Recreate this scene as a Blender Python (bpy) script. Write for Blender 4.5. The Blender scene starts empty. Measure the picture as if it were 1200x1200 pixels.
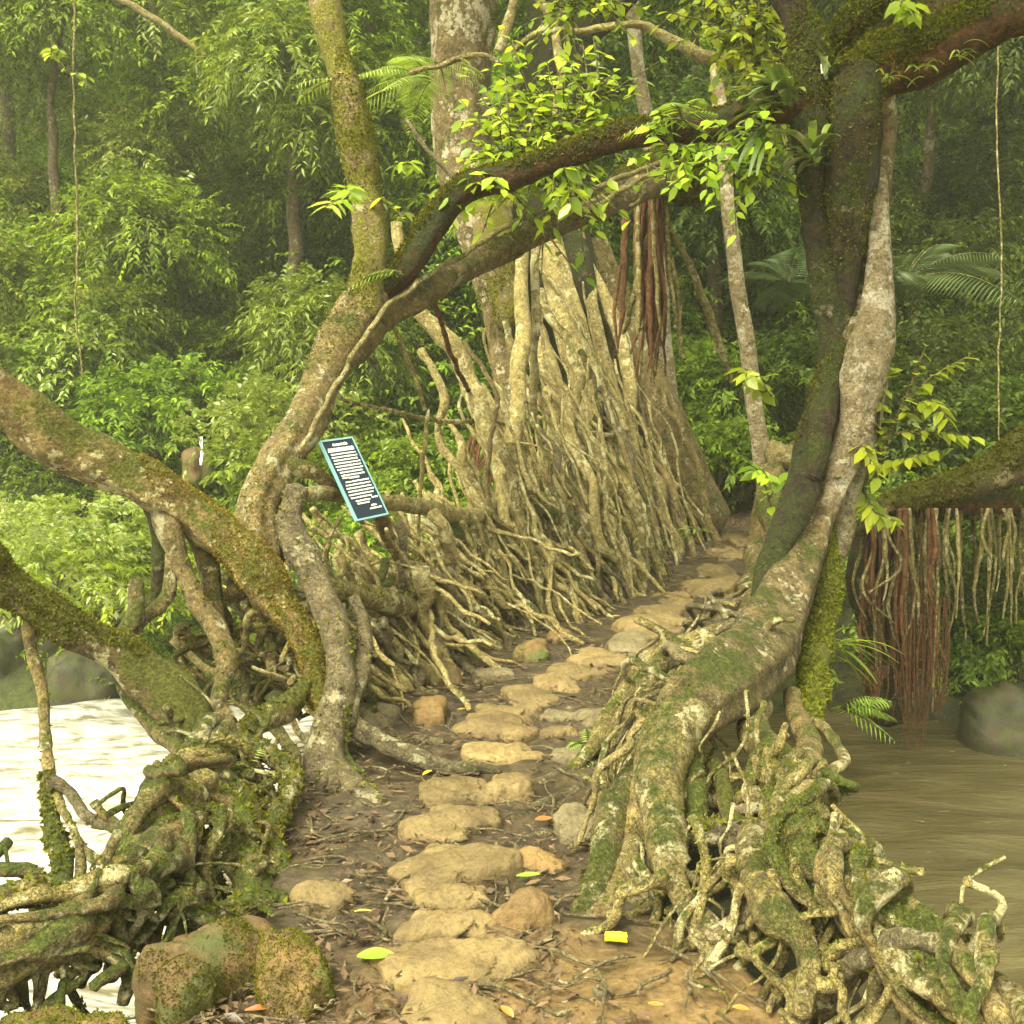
import bpy, math, random
import numpy as np
from mathutils import Vector
R = math.radians
S = bpy.context.scene
COL = S.collection
rng = np.random.default_rng(7)
random.seed(7)

# ------------------------------------------------------------------ camera, world, sun, exposure
F = 1287.0                      # focal length in pixels of the 1200 px photograph
EYE = np.array([0, 0, 1.6]); PITCH = math.atan(150 / F)
cam = bpy.data.objects.new('camera', bpy.data.cameras.new('camera'))
COL.objects.link(cam); S.camera = cam
cam.location = EYE; cam.rotation_euler = (R(90) - PITCH, 0, 0)
cam.data.sensor_width = 36; cam.data.lens = 36 * F / 1200
cam.data.clip_start = 0.05; cam.data.clip_end = 400

W = bpy.data.worlds.new('World'); S.world = W; W.use_nodes = True
nt = W.node_tree; nt.nodes.clear()
sky = nt.nodes.new('ShaderNodeTexSky'); sky.sky_type = 'NISHITA'; sky.sun_disc = False
SUN_EL, SUN_AZ = R(56), R(215)
sky.sun_elevation = SUN_EL; sky.sun_rotation = SUN_AZ
sky.air_density = 1.2; sky.dust_density = 4.0
hs = nt.nodes.new('ShaderNodeHueSaturation'); hs.inputs['Saturation'].default_value = 0.15
wm = nt.nodes.new('ShaderNodeMix'); wm.data_type = 'RGBA'; wm.blend_type = 'MULTIPLY'
wm.inputs[0].default_value = 1; wm.inputs[7].default_value = (1.0, 0.96, 0.69, 1)
bg = nt.nodes.new('ShaderNodeBackground'); bg.inputs['Strength'].default_value = 0.15
wo = nt.nodes.new('ShaderNodeOutputWorld')
nt.links.new(sky.outputs[0], hs.inputs['Color']); nt.links.new(hs.outputs[0], wm.inputs[6])
nt.links.new(wm.outputs[2], bg.inputs[0]); nt.links.new(bg.outputs[0], wo.inputs[0])
sun = bpy.data.objects.new('sun', bpy.data.lights.new('sun', 'SUN')); COL.objects.link(sun)
sun.data.energy = 1.5; sun.data.angle = R(22); sun.data.color = (1.0, 0.93, 0.68)
# sky sun_rotation: clockwise from +Y when seen from above
sd = Vector((math.sin(SUN_AZ) * math.cos(SUN_EL), math.cos(SUN_AZ) * math.cos(SUN_EL), math.sin(SUN_EL)))
sun.rotation_euler = sd.to_track_quat('Z', 'Y').to_euler()
S.view_settings.view_transform = 'Standard'; S.view_settings.look = 'None'
S.view_settings.gamma = 1; S.view_settings.exposure = 1.9
S.cycles.max_bounces = 8; S.cycles.diffuse_bounces = 4; S.cycles.transmission_bounces = 4
S.cycles.glossy_bounces = 2; S.cycles.volume_bounces = 1
S.cycles.use_denoising = True

# ------------------------------------------------------------------ helpers: camera geometry of the photograph
cp, sp_ = math.cos(PITCH), math.sin(PITCH)
def P(px, py, d):
    """world point seen at pixel (px, py) of the 1200 px photograph, d metres ahead (along +Y)"""
    u, v = (px - 600) / F, (600 - py) / F
    dy = cp + v * sp_; dz = -sp_ + v * cp
    k = d / dy
    return np.array([u * k, d, EYE[2] + dz * k])
def G(px, py, z=0.0):
    u, v = (px - 600) / F, (600 - py) / F
    dy = cp + v * sp_; dz = -sp_ + v * cp
    k = (z - EYE[2]) / dz
    return np.array([u * k, dy * k, z])
def gd(py, z=0.0): return G(600, py, z)[1]
def sstep(a, b, x):
    x = np.asarray(x, float)
    t = np.clip((x - a) / (b - a), 0, 1); return t * t * (3 - 2 * t)

class Noise:
    """smooth pseudo noise: sums of sines in random directions"""
    def __init__(s, seed, n=7):
        r = np.random.default_rng(seed)
        d = r.normal(size=(n, 3)); d /= np.linalg.norm(d, axis=1)[:, None]
        s.k = d * r.uniform(0.6, 1.7, n)[:, None]; s.p = r.uniform(0, 6.28, n)
    def __call__(s, p, f=1.0):
        return np.sin((p * f) @ s.k.T * 2.2 + s.p).sum(1) / math.sqrt(len(s.p))
N1, N2, N3 = Noise(1), Noise(2), Noise(3, 9)

# ------------------------------------------------------------------ helpers: objects
def build(name, V, faces, mats, parent=None, smooth=True, fmat=None, loc=None):
    """ONE mesh object; faces: list of index arrays (n,3)/(n,4); V in world space, moved to the parent's / own base"""
    me = bpy.data.meshes.new(name)
    V = np.asarray(V, dtype=np.float32)
    base = np.zeros(3)
    if parent is not None: base = np.array(parent.location)
    elif loc is not None: base = np.asarray(loc, dtype=float)
    V = V - base.astype(np.float32)
    faces = [f for f in faces if len(f)]
    me.vertices.add(len(V)); me.vertices.foreach_set('co', V.ravel())
    nl = sum(f.size for f in faces); npoly = sum(len(f) for f in faces)
    me.loops.add(nl); me.loops.foreach_set('vertex_index', np.concatenate([f.ravel() for f in faces]).astype(np.int32))
    st = []; o = 0
    for f in faces:
        st.append(o + np.arange(len(f)) * f.shape[1]); o += f.size
    me.polygons.add(npoly); me.polygons.foreach_set('loop_start', np.concatenate(st).astype(np.int32))
    if not isinstance(mats, (list, tuple)): mats = [mats]
    for m in mats: me.materials.append(m)
    if fmat is not None: me.polygons.foreach_set('material_index', np.asarray(fmat, dtype=np.int32))
    if smooth is True: me.polygons.foreach_set('use_smooth', np.ones(npoly, dtype=bool))
    elif smooth is not False: me.polygons.foreach_set('use_smooth', np.asarray(smooth, dtype=bool))
    me.update(calc_edges=True)
    ob = bpy.data.objects.new(name, me); COL.objects.link(ob)
    if parent is not None: ob.parent = parent
    else: ob.location = base
    return ob
def tag(o, label, cat=None, group=None, kind=None):
    o['label'] = label
    if cat: o['category'] = cat
    if group: o['group'] = group
    if kind: o['kind'] = kind
    return o
def thing(name, label, cat, loc, group=None, rz=0):
    o = bpy.data.objects.new(name, None); COL.objects.link(o); o.empty_display_size = 0.1
    o.location = [float(c) for c in loc]; o.rotation_euler = (0, 0, rz)
    return tag(o, label, cat, group)
class Bag:
    """collects vertices and faces with a material slot each"""
    def __init__(s): s.V = []; s.n = 0; s.Fs = []; s.M = []; s.Sm = []
    def add(s, V, faces, mat=0, smooth=True):
        for f in faces:
            if len(f): s.Fs.append(np.asarray(f) + s.n); s.M.append(np.full(len(f), mat)); s.Sm.append(np.full(len(f), smooth))
        s.V.append(np.asarray(V, dtype=float)); s.n += len(V)
    def build(s, name, mats, parent=None, loc=None):
        q = [(f, m, z) for f, m, z in zip(s.Fs, s.M, s.Sm)]
        return build(name, np.concatenate(s.V), [a[0] for a in q], mats, parent, np.concatenate([a[2] for a in q]),
                     np.concatenate([a[1] for a in q]), loc)

# ------------------------------------------------------------------ materials
def nodes(name):
    m = bpy.data.materials.new(name); m.use_nodes = True
    t = m.node_tree; t.nodes.clear()
    return m, t, (lambda k, **kw: _new(t, k, kw)), t.links.new
def _new(t, k, kw):
    n = t.nodes.new('ShaderNode' + k)
    for a, v in kw.items(): setattr(n, a, v)
    return n
def ramp(t, src, stops):
    r = t.nodes.new('ShaderNodeValToRGB'); e = r.color_ramp.elements
    while len(e) < len(stops): e.new(0.5)
    for i, (p, c) in enumerate(stops):
        e[i].position = p; e[i].color = (*c, 1) if not np.isscalar(c) else (c, c, c, 1)
    t.links.new(src, r.inputs[0]); return r
def noise(t, co, scale, detail=4, rough=0.55, dist=0.0):
    n = t.nodes.new('ShaderNodeTexNoise'); n.inputs['Scale'].default_value = scale
    n.inputs['Detail'].default_value = detail; n.inputs['Roughness'].default_value = rough
    n.inputs['Distortion'].default_value = dist
    t.links.new(co, n.inputs['Vector']); return n
def mixc(t, fac, a, b, mode='MIX'):
    n = t.nodes.new('ShaderNodeMix'); n.data_type = 'RGBA'; n.blend_type = mode
    for i, v in ((0, fac), (6, a), (7, b)):
        if isinstance(v, (int, float)): n.inputs[i].default_value = v
        elif isinstance(v, tuple): n.inputs[i].default_value = (*v, 1)
        else: t.links.new(v, n.inputs[i])
    return n.outputs[2]
def math_(t, op, a, b=0.0):
    n = t.nodes.new('ShaderNodeMath'); n.operation = op; n.use_clamp = False
    for i, v in ((0, a), (1, b)):
        if isinstance(v, (int, float)): n.inputs[i].default_value = v
        else: t.links.new(v, n.inputs[i])
    return n.outputs[0]

def bark(name, c1, c2, lichen=(0.5, 0.47, 0.3), lich=0.5, moss=(0.085, 0.105, 0.014), moss_at=0.55, up=0.25, rough=0.8, sc=1.0, dark=0.5, patch=None):
    m, t, new, L = nodes(name)
    tc = new('TexCoord'); co = tc.outputs['Object']; geo = new('NewGeometry'); oi = new('ObjectInfo')
    mid = noise(t, co, 13 * sc, 8, 0.68, 0.3); fine = noise(t, co, 75 * sc, 5, 0.65); spot = noise(t, co, 34 * sc, 4, 0.6)
    col = ramp(t, mid.outputs[0], [(0.32, c1), (0.50, tuple((p + q) / 2 for p, q in zip(c1, c2))), (0.64, c2)]).outputs[0]
    # dark pits and fissures
    vo = new('TexVoronoi', feature='DISTANCE_TO_EDGE'); vo.inputs['Scale'].default_value = 34 * sc
    dm = noise(t, co, 26 * sc, 4); va = new('VectorMath', operation='MULTIPLY_ADD')
    L(dm.outputs['Color'], va.inputs[0]); va.inputs[1].default_value = (0.16, 0.16, 0.16); L(co, va.inputs[2]); L(va.outputs[0], vo.inputs['Vector'])
    fis = ramp(t, vo.outputs['Distance'], [(0.0, 1 - dark), (0.09, 1.0)]).outputs[0]
    pit = ramp(t, spot.outputs[0], [(0.30, 1 - dark), (0.47, 1.0), (0.75, 1.15)]).outputs[0]
    grain = ramp(t, fine.outputs[0], [(0.32, 0.62), (0.5, 1.0), (0.7, 1.2)]).outputs[0]
    if patch:
        pm = ramp(t, noise(t, co, 2.3, 8, 0.68).outputs[0], [(patch[1], 0.0), (patch[1] + 0.04, 1.0)]).outputs[0]
        col = mixc(t, pm, col, patch[0])
    for k_, m_ in ((0.8, fis), (1.0, pit), (1.0, grain)): col = mixc(t, k_, col, m_, 'MULTIPLY')
    ln = noise(t, co, 15 * sc, 9, 0.72); ln2 = noise(t, co, 3 * sc, 4, 0.6)
    lm = ramp(t, math_(t, 'ADD', ln.outputs[0], math_(t, 'MULTIPLY', math_(t, 'SUBTRACT', ln2.outputs[0], 0.5), 0.6)), [(0.66 - 0.14 * lich, 0.0), (0.70 - 0.14 * lich, 0.9)]).outputs[0]
    col = mixc(t, lm, col, lichen)
    sx = new('SeparateXYZ'); L(geo.outputs['Normal'], sx.inputs[0])
    mn = noise(t, co, 4.5 * sc, 10, 0.74)
    mv = math_(t, 'ADD', mn.outputs[0], math_(t, 'MULTIPLY', sx.outputs[2], up * 0.6))
    mv = math_(t, 'ADD', mv, math_(t, 'MULTIPLY', math_(t, 'SUBTRACT', spot.outputs[0], 0.5), 0.35))
    mm = ramp(t, mv, [(moss_at - 0.04, 0.0), (moss_at + 0.06, 1.0)]).outputs[0]
    mc = ramp(t, fine.outputs[0], [(0.3, tuple(0.35 * c for c in moss)), (0.55, tuple(1.1 * c for c in moss)), (0.72, tuple(2.0 * c for c in moss))]).outputs[0]
    col = mixc(t, mm, col, mc)
    hv = new('HueSaturation'); L(col, hv.inputs['Color'])
    L(math_(t, 'ADD', math_(t, 'MULTIPLY', oi.outputs['Random'], 0.5), 0.75), hv.inputs['Value'])
    b = new('BsdfPrincipled'); L(hv.outputs[0], b.inputs['Base Color']); b.inputs['Roughness'].default_value = rough
    b.inputs['Specular IOR Level'].default_value = 0.35
    bp1 = new('Bump'); bp1.inputs['Strength'].default_value = 1.0; bp1.inputs['Distance'].default_value = 0.035
    h = math_(t, 'ADD', math_(t, 'MULTIPLY', mid.outputs[0], 1.0), math_(t, 'MULTIPLY', fine.outputs[0], 0.55))
    h = math_(t, 'ADD', h, math_(t, 'MULTIPLY', fis, 0.25)); h = math_(t, 'ADD', h, math_(t, 'MULTIPLY', spot.outputs[0], 0.9)); h = math_(t, 'ADD', h, math_(t, 'MULTIPLY', lm, 0.2))
    L(h, bp1.inputs['Height']); L(bp1.outputs[0], b.inputs['Normal'])
    o = new('OutputMaterial'); L(b.outputs[0], o.inputs[0])
    return m
def leaf(name, c1, c2, trans=0.4, gloss=0.12, rough=0.4, sc=None):
    m, t, new, L = nodes(name)
    geo = new('NewGeometry'); oi = new('ObjectInfo')
    col = ramp(t, geo.outputs['Random Per Island'], [(0.0, c1), (0.8, c2), (1.0, tuple(min(1, 1.25 * c) for c in c2))]).outputs[0]
    hv = new('HueSaturation'); L(col, hv.inputs['Color'])
    L(math_(t, 'ADD', math_(t, 'MULTIPLY', oi.outputs['Random'], 0.4), 0.8), hv.inputs['Value'])
    L(math_(t, 'ADD', math_(t, 'MULTIPLY', oi.outputs['Random'], 0.03), 0.468), hv.inputs['Hue'])
    d = new('BsdfDiffuse'); tr = new('BsdfTranslucent'); gl = new('BsdfGlossy'); gl.inputs['Roughness'].default_value = rough
    L(hv.outputs[0], d.inputs[0])
    tcol = mixc(t, 1.0, hv.outputs[0], (1.25, 1.2, 0.6), 'MULTIPLY'); L(tcol, tr.inputs[0])
    mx = new('MixShader'); mx.inputs[0].default_value = trans; L(d.outputs[0], mx.inputs[1]); L(tr.outputs[0], mx.inputs[2])
    fr = new('Fresnel'); fr.inputs[0].default_value = 1.38
    fm = math_(t, 'ADD', math_(t, 'MULTIPLY', fr.outputs[0], 3.0 * gloss), gloss * 0.35)
    m2 = new('MixShader'); L(fm, m2.inputs[0]); L(mx.outputs[0], m2.inputs[1]); L(gl.outputs[0], m2.inputs[2])
    o = new('OutputMaterial'); L(mx.outputs[0] if gloss <= 0 else m2.outputs[0], o.inputs[0])
    return m
def plain(name, c, rough=0.6, var=0.25, sc=8.0, bump=0.2, spec=0.4):
    m, t, new, L = nodes(name)
    co = new('TexCoord').outputs['Object']; n = noise(t, co, sc, 5, 0.6)
    col = ramp(t, n.outputs[0], [(0.3, tuple(x * (1 - var) for x in c)), (0.7, tuple(min(1, x * (1 + var)) for x in c))]).outputs[0]
    b = new('BsdfPrincipled'); L(col, b.inputs['Base Color']); b.inputs['Roughness'].default_value = rough
    b.inputs['Specular IOR Level'].default_value = spec
    if bump:
        bp = new('Bump'); bp.inputs['Strength'].default_value = bump; bp.inputs['Distance'].default_value = 0.01
        L(noise(t, co, sc * 4, 4).outputs[0], bp.inputs['Height']); L(bp.outputs[0], b.inputs['Normal'])
    o = new('OutputMaterial'); L(b.outputs[0], o.inputs[0]); return m
def stone_mat(name, c1, c2, moss_at=0.75, rough=0.6, patch=None):
    m, t, new, L = nodes(name)
    co = new('TexCoord').outputs['Object']; geo = new('NewGeometry'); oi = new('ObjectInfo')
    va = new('VectorMath', operation='ADD'); L(co, va.inputs[0]); L(oi.outputs['Location'], va.inputs[1]); co = va.outputs[0]
    a = noise(t, co, 7, 9, 0.72, 0.4); f = noise(t, co, 55, 6, 0.7)
    col = ramp(t, a.outputs[0], [(0.28, tuple(x * .6 for x in c1)), (0.7, tuple(x * .74 for x in c2))]).outputs[0]
    sp = ramp(t, f.outputs[0], [(0.30, 0.45), (0.47, 0.95), (0.75, 1.2)]).outputs[0]
    col = mixc(t, 1.0, col, sp, 'MULTIPLY')
    if patch: col = mixc(t, ramp(t, noise(t, co, 4, 6).outputs[0], [(0.5, 0.0), (0.58, 0.8)]).outputs[0], col, patch)
    col = mixc(t, ramp(t, noise(t, co, 3.2, 7, 0.7).outputs[0], [(0.50, 0.0), (0.66, 0.75)]).outputs[0], col, (0.11, 0.075, 0.035))
    mn = noise(t, co, 6, 8, 0.7)
    mm = ramp(t, mn.outputs[0], [(moss_at - 0.06, 0.0), (moss_at + 0.04, 0.9)]).outputs[0]
    col = mixc(t, mm, col, (0.075, 0.095, 0.018))
    hv = new('HueSaturation'); L(col, hv.inputs['Color'])
    L(math_(t, 'ADD', math_(t, 'MULTIPLY', oi.outputs['Random'], 0.4), 0.8), hv.inputs['Value'])
    b = new('BsdfPrincipled'); L(hv.outputs[0], b.inputs['Base Color'])
    L(ramp(t, a.outputs[0], [(0.3, rough - 0.15), (0.7, rough + 0.15)]).outputs[0], b.inputs['Roughness'])
    bp = new('Bump'); bp.inputs['Strength'].default_value = 0.9; bp.inputs['Distance'].default_value = 0.02
    L(math_(t, 'ADD', a.outputs[0], math_(t, 'MULTIPLY', f.outputs[0], 0.6)), bp.inputs['Height']); L(bp.outputs[0], b.inputs['Normal'])
    o = new('OutputMaterial'); L(b.outputs[0], o.inputs[0]); return m

TAN1, TAN2 = (0.13, 0.098, 0.032), (0.46, 0.375, 0.14)
M = {}
M['root'] = bark('tan root bark', TAN1, TAN2, (0.60, 0.54, 0.30), 0.85, moss_at=0.62, up=0.22, dark=0.65)
M['root_moss'] = bark('mossy root bark', (0.09, 0.07, 0.026), (0.34, 0.27, 0.11), (0.56, 0.52, 0.29), 0.8, moss_at=0.55, up=0.25, dark=0.65)
M['root_pale'] = bark('pale fan root bark', (0.24, 0.18, 0.065), (0.60, 0.50, 0.21), (0.70, 0.64, 0.36), 0.7, moss_at=0.68, up=0.15)
M['root_grey'] = bark('grey wet root bark', (0.085, 0.068, 0.036), (0.29, 0.235, 0.125), (0.46, 0.41, 0.25), 0.55, moss_at=0.68, up=0.15, rough=0.6)
M['root_red'] = bark('red aerial root bark', (0.11, 0.045, 0.02), (0.30, 0.13, 0.05), (0.4, 0.28, 0.15), 0.1, moss_at=0.8, up=0.1)
M['trunk_dark'] = bark('dark mossy trunk bark', (0.022, 0.015, 0.007), (0.085, 0.058, 0.024), (0.42, 0.34, 0.2), 0.1, moss=(0.048, 0.060, 0.007), moss_at=0.50, up=0.12, dark=0.7, patch=((0.50, 0.40, 0.26), 0.57))  # shade around the fig's crotch put into these colours, besides its dark moss
M['trunk_pale'] = bark('pale peeling trunk bark', (0.24, 0.18, 0.09), (0.52, 0.42, 0.25), (0.66, 0.58, 0.42), 0.7, moss_at=0.62, up=0.1, patch=((0.74, 0.65, 0.48), 0.53))
M['trunk_fig'] = bark('twisted fig bark', (0.085, 0.06, 0.026), (0.34, 0.255, 0.11), (0.62, 0.55, 0.36), 0.55, moss=(0.075, 0.09, 0.010), moss_at=0.57, up=0.12, patch=((0.66, 0.56, 0.40), 0.57))
M['trunk_tan'] = bark('tan lichened trunk bark', (0.17, 0.12, 0.045), (0.42, 0.32, 0.13), (0.58, 0.53, 0.32), 0.6, moss_at=0.60, up=0.15)
M['limb_moss'] = bark('moss covered limb', (0.06, 0.04, 0.016), (0.27, 0.195, 0.08), (0.52, 0.47, 0.25), 0.65, moss=(0.10, 0.105, 0.012), moss_at=0.49, up=0.45, dark=0.4)
M['limb_gold'] = bark('golden mossy limb', (0.085, 0.056, 0.02), (0.36, 0.26, 0.095), (0.58, 0.51, 0.27), 0.75, moss=(0.095, 0.10, 0.012), moss_at=0.53, up=0.30, dark=0.4)
M['limb_dark'] = bark('dark mossy limb with rust underside', (0.04, 0.02, 0.007), (0.22, 0.095, 0.028), (0.35, 0.3, 0.15), 0.1, moss=(0.045, 0.052, 0.006), moss_at=0.46, up=0.40, dark=0.5)  # bark and moss colours lowered to carry the crotch's shade
M['trunk_green'] = bark('yellow green mossy trunk', (0.16, 0.11, 0.045), (0.38, 0.29, 0.13), (0.55, 0.48, 0.30), 0.5, moss=(0.20, 0.19, 0.018), moss_at=0.46, up=0.02)
M['wood'] = bark('plain forest bark', (0.12, 0.085, 0.045), (0.30, 0.23, 0.13), (0.45, 0.40, 0.27), 0.45, moss_at=0.62, up=0.05)
M['fuzz'] = leaf('moss tuft', (0.05, 0.065, 0.008), (0.16, 0.18, 0.022), 0.35, 0)
M['fuzz_gold'] = leaf('golden moss tuft', (0.10, 0.075, 0.012), (0.26, 0.20, 0.03), 0.35, 0)
M['leaf_forest'] = leaf('forest leaf', (0.045, 0.105, 0.007), (0.23, 0.37, 0.034), 0.42, 0.035, 0.42)
M['leaf_grey'] = leaf('grey green leaf', (0.075, 0.145, 0.016), (0.28, 0.41, 0.070), 0.4, 0.06, 0.38)
M['leaf_shaded'] = leaf('shaded forest leaf', (0.022, 0.055, 0.006), (0.105, 0.185, 0.022), 0.4, 0.04, 0.45)  # forest leaf with the right-hand forest's shade put into its colour
M['leaf_lime'] = leaf('lime leaf', (0.13, 0.26, 0.010), (0.40, 0.56, 0.035), 0.55, 0.08, 0.4)
M['leaf_fern'] = leaf('fern leaf', (0.14, 0.26, 0.03), (0.33, 0.48, 0.09), 0.5, 0.10, 0.4)
M['leaf_mid'] = leaf('undergrowth leaf', (0.05, 0.115, 0.008), (0.22, 0.345, 0.034), 0.4, 0.04, 0.45)
M['leaf_strap'] = leaf('strap leaf', (0.06, 0.13, 0.012), (0.22, 0.33, 0.04), 0.4, 0.25, 0.3)
M['leaf_palm'] = leaf('palm leaf', (0.06, 0.11, 0.045), (0.13, 0.20, 0.08), 0.35, 0.06, 0.4)
M['litter'] = leaf('dead leaf litter', (0.035, 0.024, 0.014), (0.17, 0.122, 0.062), 0.1, 0.10, 0.4)
M['yellow_leaf'] = leaf('yellow leaf', (0.65, 0.42, 0.02), (0.75, 0.5, 0.03), 0.3, 0.1)
M['orange_leaf'] = leaf('orange leaf', (0.55, 0.22, 0.02), (0.6, 0.27, 0.03), 0.3, 0.1)
M['green_leaf'] = leaf('fresh fallen leaf', (0.22, 0.46, 0.03), (0.28, 0.52, 0.05), 0.3, 0.04)
M['stone_tan'] = stone_mat('tan sandstone', (0.22, 0.15, 0.058), (0.42, 0.31, 0.13), 0.72)
M['stone_orange'] = stone_mat('orange sandstone', (0.23, 0.135, 0.045), (0.42, 0.27, 0.10), 0.70)
M['stone_grey'] = stone_mat('grey stone', (0.17, 0.14, 0.075), (0.36, 0.30, 0.16), 0.66)
M['stone_moss'] = stone_mat('mossy stone', (0.13, 0.085, 0.035), (0.36, 0.22, 0.08), 0.54)
M['stone_wet'] = stone_mat('wet bank stone', (0.055, 0.055, 0.03), (0.15, 0.145, 0.085), 0.55, 0.45)
# mud
def mud_mat():
    m, t, new, L = nodes('trodden wet mud')
    co = new('TexCoord').outputs['Object']
    a = noise(t, co, 1.3, 6, 0.6); f = noise(t, co, 48, 7, 0.72); g = noise(t, co, 11, 9, 0.72, 0.8)
    col = ramp(t, g.outputs[0], [(0.30, (0.022, 0.017, 0.010)), (0.5, (0.066, 0.049, 0.026)), (0.72, (0.15, 0.11, 0.058))]).outputs[0]
    sx = new('SeparateXYZ'); L(co, sx.inputs[0])
    near = ramp(t, math_(t, 'ADD', math_(t, 'ADD', math_(t, 'MULTIPLY', math_(t, 'ADD', math_(t, 'MULTIPLY', sx.outputs[1], -1.0), 3.2), 1.2), math_(t, 'MULTIPLY', sx.outputs[0], 0.55)), math_(t, 'MULTIPLY', math_(t, 'SUBTRACT', a.outputs[0], 0.5), 2.4)), [(0.1, 0.0), (0.55, 1.0)]).outputs[0]
    earth = ramp(t, g.outputs[0], [(0.28, (0.09, 0.052, 0.020)), (0.5, (0.20, 0.128, 0.048)), (0.75, (0.32, 0.22, 0.09))]).outputs[0]
    col = mixc(t, near, col, earth)
    col = mixc(t, 1.0, col, ramp(t, f.outputs[0], [(0.32, 0.45), (0.5, 0.95), (0.7, 1.25)]).outputs[0], 'MULTIPLY')
    b = new('BsdfPrincipled'); L(col, b.inputs['Base Color'])
    L(ramp(t, a.outputs[0], [(0.35, 0.32), (0.6, 0.75)]).outputs[0], b.inputs['Roughness'])
    bp = new('Bump'); bp.inputs['Strength'].default_value = 0.7; bp.inputs['Distance'].default_value = 0.02
    L(math_(t, 'ADD', g.outputs[0], math_(t, 'MULTIPLY', f.outputs[0], 0.5)), bp.inputs['Height']); L(bp.outputs[0], b.inputs['Normal'])
    o = new('OutputMaterial'); L(b.outputs[0], o.inputs[0]); return m
M['mud'] = mud_mat()
def soil_mat():
    m, t, new, L = nodes('forest floor')
    co = new('TexCoord').outputs['Object']
    a = noise(t, co, 0.9, 7, 0.65); f = noise(t, co, 14, 6, 0.7)
    col = ramp(t, a.outputs[0], [(0.35, (0.055, 0.04, 0.018)), (0.5, (0.05, 0.06, 0.014)), (0.68, (0.10, 0.12, 0.025))]).outputs[0]
    col = mixc(t, 1.0, col, ramp(t, f.outputs[0], [(0.3, 0.5), (0.65, 1.2)]).outputs[0], 'MULTIPLY')
    b = new('BsdfPrincipled'); L(col, b.inputs['Base Color']); b.inputs['Roughness'].default_value = 0.85
    bp = new('Bump'); bp.inputs['Distance'].default_value = 0.06; L(f.outputs[0], bp.inputs['Height']); L(bp.outputs[0], b.inputs['Normal'])
    o = new('OutputMaterial'); L(b.outputs[0], o.inputs[0]); return m
M['soil'] = soil_mat()
def water_mat():
    m, t, new, L = nodes('river water with foam')
    co = new('TexCoord').outputs['Object']; sx = new('SeparateXYZ'); L(co, sx.inputs[0])
    mp = new('Mapping'); mp.inputs['Rotation'].default_value = (0, 0, R(-20)); mp.inputs['Scale'].default_value = (0.55, 2.2, 1); L(co, mp.inputs[0])
    n = noise(t, mp.outputs[0], 1.5, 8, 0.62, 0.7); n2 = noise(t, mp.outputs[0], 6, 6, 0.65, 0.5)
    # rapids: white broken water upstream (left), calm brown water downstream (right)
    g = math_(t, 'MULTIPLY', math_(t, 'ADD', sx.outputs[0], 1.9), -0.9)
    g = math_(t, 'MINIMUM', g, 0.24)
    g = math_(t, 'MAXIMUM', g, -0.30)
    fz = math_(t, 'ADD', math_(t, 'ADD', math_(t, 'MULTIPLY', n.outputs[0], 0.8), math_(t, 'MULTIPLY', n2.outputs[0], 0.35)), g)
    st = noise(t, mp.outputs[0], 2.6, 9, 0.7, 1.4)
    fo0 = ramp(t, fz, [(0.55, 0.0), (0.78, 1.0)]).outputs[0]
    fo = math_(t, 'MAXIMUM', fo0, ramp(t, st.outputs[0], [(0.63, 0.0), (0.73, 0.6)]).outputs[0])
    col = ramp(t, n.outputs[0], [(0.35, (0.075, 0.062, 0.026)), (0.65, (0.14, 0.118, 0.056))]).outputs[0]
    col = mixc(t, fo, col, ramp(t, n2.outputs[0], [(0.33, (0.15, 0.13, 0.075)), (0.48, (0.36, 0.355, 0.31)), (0.66, (0.74, 0.74, 0.71))]).outputs[0])
    b = new('BsdfPrincipled'); L(col, b.inputs['Base Color'])
    L(ramp(t, fo, [(0.0, 0.12), (1.0, 0.75)]).outputs[0], b.inputs['Roughness']); b.inputs['IOR'].default_value = 1.33
    bp = new('Bump'); bp.inputs['Strength'].default_value = 0.6; bp.inputs['Distance'].default_value = 0.10
    L(math_(t, 'ADD', n.outputs[0], math_(t, 'MULTIPLY', n2.outputs[0], 0.4)), bp.inputs['Height']); L(bp.outputs[0], b.inputs['Normal'])
    o = new('OutputMaterial'); L(b.outputs[0], o.inputs[0]); return m
M['water'] = water_mat()

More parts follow.
